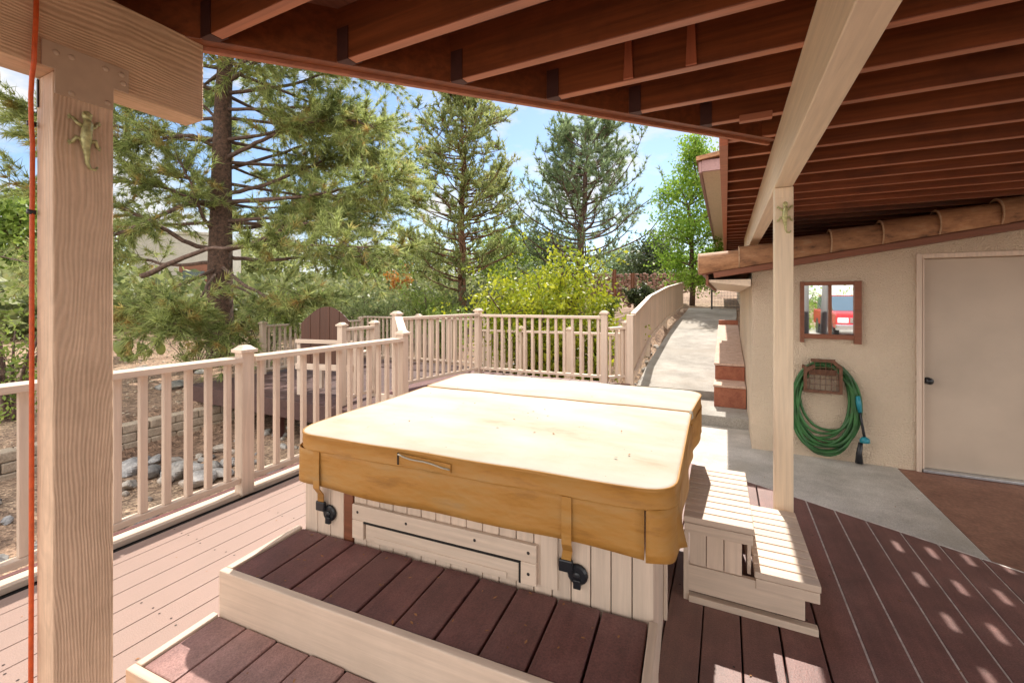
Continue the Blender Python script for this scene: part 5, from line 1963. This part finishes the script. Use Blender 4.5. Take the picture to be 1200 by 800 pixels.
# fresh green tree by the gate
def leafy_tree(label, base, top_z, rad, m, seed, n, k, size, trunk_r, name='leafy_tree', crown_from=0.3, group=None):
    rnd = random.Random(seed)
    t = thing(name, label, 'tree', tuple(base), 0, group)
    hgt = top_z - base[2]
    tr = MB()
    line = [Vector((rnd.uniform(-.05, .05) * i, rnd.uniform(-.05, .05) * i, hgt * 0.82 * i / 7)) for i in range(8)]
    tr.tube(line, [trunk_r * (1 - 0.1 * i) for i in range(8)], 9)
    tr.build('trunk', M['bark'], t, smooth=True)
    lm = MB()
    cents = []
    for b_i in range(26):
        f = crown_from + (1 - crown_from) * (b_i + 0.5) / 26
        p = line[min(7, int(f * 0.98 * 8))]
        az = b_i * 2.4 + rnd.uniform(-0.3, 0.3)
        env = math.sin(math.pi * min(1, max(0.08, (f - crown_from) / (1 - crown_from) * 0.9 + 0.12))) ** 0.6
        rr = rad * env * rnd.uniform(0.65, 1.1)
        end = p + Vector((math.cos(az) * rr, math.sin(az) * rr, rr * rnd.uniform(0.15, 0.6) + (hgt * 0.1 if f > 0.85 else 0)))
        ln_ = curve_pts([p, p.lerp(end, 0.5) + Vector((0, 0, 0.08 * rr)), end], 4)
        lm.tube(ln_, [max(0.01, trunk_r * 0.4 * (1 - 0.8 * j / 8)) for j in range(9)], 5, caps=False)
        for c_ in range(n // 26):
            g_ = 0.3 + 0.7 * rnd.random() ** 0.7
            pp = ln_[min(8, int(g_ * 8))]
            cents.append(tuple(pp + Vector((rnd.gauss(0, 1), rnd.gauss(0, 1), rnd.gauss(0, 0.8))) * rad * 0.17))
    lm.build('limbs', M['twig'], t, smooth=True)
    np_mesh('crown', leaves(np.array(cents), k, size, rad * 0.09, 0.5, 0.0), 4, m, t)
    return t


q = P(811, 352, 18.5)
leafy_tree('fresh green leafy tree beside the wire gate', (q.x, q.y, ground_z(q.x, q.y)), P(808, 158, 18.5).z, 1.75, M['lime'], 61, 1350, 13, 0.14, 0.12, crown_from=0.16)
# distant trees filling the skyline
for i, (px, yt, d, rad, m_, lab) in enumerate((
        (770, 282, 48, 4.0, 'darkleaf', 'dark far tree left of the fresh green tree'),
        (735, 300, 55, 4.5, 'pine_blue', 'grey far tree above the stone terraces'),
        (640, 282, 52, 5.0, 'darkleaf', 'dark far tree seen under the blue green pine'),
        (590, 272, 46, 4.6, 'shrubgreen', 'olive far tree between the two pines'),
        (500, 285, 50, 5.0, 'pine_mid', 'green far tree left of the straight pine'),
        (425, 300, 44, 4.5, 'shrubgreen', 'green far tree behind the sage shrubs'),
        (310, 285, 42, 4.6, 'pine_mid', 'green far tree right of the white house'),
        (85, 250, 34, 4.5, 'pine_mid', 'far tree at the left behind the thick post'),
        (20, 235, 26, 3.6, 'shrubgreen', 'far tree at the left edge of the view'),
        (855, 300, 40, 3.5, 'lime', 'far bright tree right of the wire gate'))):
    q = P(px, 350, d)
    leafy_tree(lab, (q.x, q.y, ground_z(q.x, q.y) - 0.2), P(px, yt, d).z, rad, M[m_], 70 + i, 520, 12, 0.42, 0.22, 'far_tree', 0.05, 'far trees along the skyline')

# scrub covering the slope as far as one can see
rnd = random.Random(123)
cts = []
for i in range(2600):
    a = rnd.uniform(-1.45, 0.25)
    r_ = rnd.uniform(24, 110) if i > 500 else rnd.uniform(19, 34)
    x, y = r_ * math.sin(a), r_ * math.cos(a)
    if (-3.5 < x < 3.5 and y < 30) or (-0.34 < a < 0.05 and r_ < 42):
        continue
    hh = rnd.uniform(0.4, 1.3) * (1 + r_ / 70)
    for k in range(5):
        cts.append((x + rnd.gauss(0, .5) * hh, y + rnd.gauss(0, .5) * hh, ground_z(x, y) + hh * rnd.uniform(0.15, 0.9)))
M['scrub'] = foliage('olive scrub leaves', (0.10, 0.13, 0.045), (0.30, 0.33, 0.12), (0.40, 0.30, 0.14), 0.5, 0.4)
stuff(np_mesh('hillside_scrub', leaves(np.array(cts), 13, 0.5, 0.42, 0.5), 4, M['scrub']), 'olive scrub covering the slopes behind the yard', 'scrub')

# white house at the left
q = P(215, 350, 30)
wh = thing('white_house', 'white stucco house with a red framed window behind the near pine', 'house', (q.x, q.y, ground_z(q.x, q.y)), YAW + R(14))
MB().box(-3.2, 1.6, 0, 6, -0.5, 4.75).build('wall', M['housewall'], wh)
wf = MB()
wf.box(-0.25, -0.05, -0.05, -0.002, 0.9, 2.55)
wf.box(-0.05, 1.5, -0.05, -0.002, 2.25, 2.75)
wf.box(1.3, 1.5, -0.05, -0.002, 0.9, 2.24)
win = wf.build('window', M['redtrim'], wh, 0.01)
MB().box(-0.048, 1.298, -0.02, -0.003, 0.9, 2.248).build('pane', M['shade_glass'], win)
MB().box(-3.3, 1.7, -0.1, 6.1, 4.752, 4.95).build('roof', M['housewall'], wh, 0.02)

# stone terraces on the slope beyond the fence
for i, (d, x0p, x1p, zb_, hgt) in enumerate(((24.0, 680, 790, 1.0, 1.15), (27.0, 688, 815, 1.5, 1.75))):
    tw = thing('terrace_wall', ('lower rubble terrace wall of red brown stone beyond the board fence', 'upper rubble terrace wall of red brown stone on the slope')[i], 'stone wall', (0, 0, 0), 0, 'stone terraces')
    a, c = P(x0p, 350, d), P(x1p, 350, d)
    b = MB()
    rr = random.Random(90 + i)
    n = int((c - a).length / 0.22)
    for r_ in range(int(hgt / 0.16)):
        for k_ in range(n):
            p = a.lerp(c, (k_ + rr.uniform(0.2, 0.8)) / n)
            b.rock((p.x + rr.uniform(-.06, .06), p.y + rr.uniform(-.1, .1) + r_ * 0.05, zb_ + r_ * 0.155 + rr.uniform(-.03, .03)), rr.uniform(0.10, 0.17), k_ * 31 + r_ * 7 + i, 0.75, 6, 5)
    b.build('stones', M['redstone'], tw)
for px, yt, yb, d, lab in ((720, 316, 349, 21.5, 'rusty brown post left of its twin before the terraces'), (741.5, 320, 347, 21.5, 'rusty brown post right of its twin before the terraces')):
    p, q2 = P(px, yt, d), P(px, yb + 6, d)
    o = MB().tube([(0, 0, 0), (0, 0, p.z - q2.z)], 0.10, 10).build('rusty_post', M['redtrim'], None, loc=(q2.x, q2.y, q2.z))
    tag(o, lab, 'post', 'rusty posts by the terraces')

# fallen leaves on steps and deck
rnd = random.Random(77)
b = MB()
tubm = Matrix.Translation((-1.725, 1.355, 0)) @ Matrix.Rotation(TR, 4, 'Z')
for i in range(275):
    if i >= 230:
        p = tubm @ Vector((rnd.uniform(0.1, 1.5), rnd.uniform(0.1, 1.5), ZC + 0.0135))
    elif i >= 90:
        if i < 150:
            p = Vector((rnd.uniform(-0.2, 1.6), rnd.uniform(4.0, 5.4), FLOOR + 0.008))
        elif i < 190:
            yy_ = rnd.uniform(7.4, 13)
            p = Vector((rnd.uniform(-1.2, -0.1), yy_, path_z(yy_) + 0.016))
        else:
            p = Vector((rnd.uniform(-3.0, -1.9), rnd.uniform(0.6, 3.6), 0.003))
    elif i < 45:
        p = tubm @ Vector((rnd.uniform(0.05, 1.45), rnd.uniform(-0.34, -0.03), 0.3425))
    elif i < 60:
        p = tubm @ Vector((rnd.uniform(0.05, 1.45), rnd.uniform(-0.62, -0.4), 0.1825))
    else:
        p = Vector((rnd.uniform(-0.1, 2.0), rnd.uniform(1.6, 2.7), 0.003))
    a, l_ = rnd.uniform(0, 6.28), rnd.uniform(0.004, 0.010)
    u, v = Vector((math.cos(a), math.sin(a), 0.15)) * l_, Vector((-math.sin(a), math.cos(a), -0.1)) * l_ * 0.45
    b.add([p - u, p + v, p + u, p - v], [(0, 1, 2, 3)])
stuff(b.build('fallen_leaves', M['leafdead']), 'tiny dry leaves scattered over treads and deck', 'leaves')

# ------------------------------------------------------------------ behind the camera (seen in the mirror)
cr_ = thing('red_car', 'red car parked behind, reflected in the right pane of the wall mirror', 'car', (4.45, -8.2, -0.14), 0)
prof = [(-0.0, 0.45), (0.0, 0.92), (-0.12, 1.0), (-1.05, 1.06), (-4.5, 1.06), (-4.5, 0.45)]
b = MB()
n = len(prof)
wv = 0.9
vs = [(-wv, y, z) for y, z in prof] + [(wv, y, z) for y, z in prof]
b.add(vs, [tuple(range(n)), tuple(range(2 * n - 1, n - 1, -1))] + [((i + 1) % n, i, n + i, n + (i + 1) % n) for i in range(n)])
b.build('body', M['redpaint'], cr_, 0.05)
b = MB()
cab = [(-1.1, 1.06), (-1.75, 1.62), (-4.1, 1.62), (-4.45, 1.06)]
vs = [(-0.78, y, z) for y, z in cab] + [(0.78, y, z) for y, z in cab]
b.add(vs, [(0, 1, 2, 3), (7, 6, 5, 4), (1, 0, 4, 5), (2, 1, 5, 6), (3, 2, 6, 7), (0, 3, 7, 4)])
m, nt, bb_ = mat('car glass')
bb_.inputs['Base Color'].default_value = (0.10, 0.15, 0.20, 1)
bb_.inputs['Roughness'].default_value = 0.08
b.build('windscreen', m, cr_, 0.03)
MB().box(-0.8, 0.8, -4.05, -1.78, 1.622, 1.66).build('roof', M['redpaint'], cr_, 0.02)
MB().box(-0.92, 0.92, -0.02, 0.12, 0.40, 0.60).build('bumper', M['chrome'], cr_, 0.03)
MB().box(-0.5, 0.5, 0.002, 0.03, 0.66, 0.84).build('grille', M['chrome'], cr_, 0.01)
for sx in (-0.7, 0.7):
    MB().box(sx - 0.16, sx + 0.16, 0.002, 0.04, 0.66, 0.84).build('headlight', M['lamp'], cr_, 0.01)
    for yy in (-0.85, -3.6):
        wlh = MB().tube([(sx * 1.15 - 0.1, yy, 0.36), (sx * 1.15 + 0.1, yy, 0.36)], 0.36, 20).build('wheel', M['tyre'], cr_, 0.02)
        MB().tube([(sx * 1.15 - 0.105, yy, 0.36), (sx * 1.15 + 0.105, yy, 0.36)], 0.2, 16).build('rim', M['chrome'], wlh)
for x, tl_, lab in ((1.93, 0.0, 'upright grey post reflected in the left pane of the mirror'), (2.30, 0.06, 'leaning grey post reflected in the right pane of the mirror')):
    o = MB().tube([(0, 0, -0.2), (tl_, 0, 1.2), (tl_ * 2, 0, 3.0)], [0.085, 0.08, 0.075], 12).build('grey_post', M['greypost'], None, loc=(x, -3.1, 0), smooth=True)
    tag(o, lab, 'post', 'grey posts behind')
for i, (x, y, r_, h_, lab) in enumerate(((1.6, -9.5, 1.2, 1.5, 'light green bush reflected at the left of the mirror'), (3.0, -14.0, 1.8, 2.6, 'green bush reflected behind the red car'), (6.6, -15.0, 2.0, 3.0, 'green bush far behind the red car'))):
    bush('shrub', lab, (x, y, -0.16), r_, h_, M['sage' if i == 0 else 'lime'], 220, 12, 0.14, 0.18, 200 + i, 'shrub', 'shrubs behind the deck', 9)
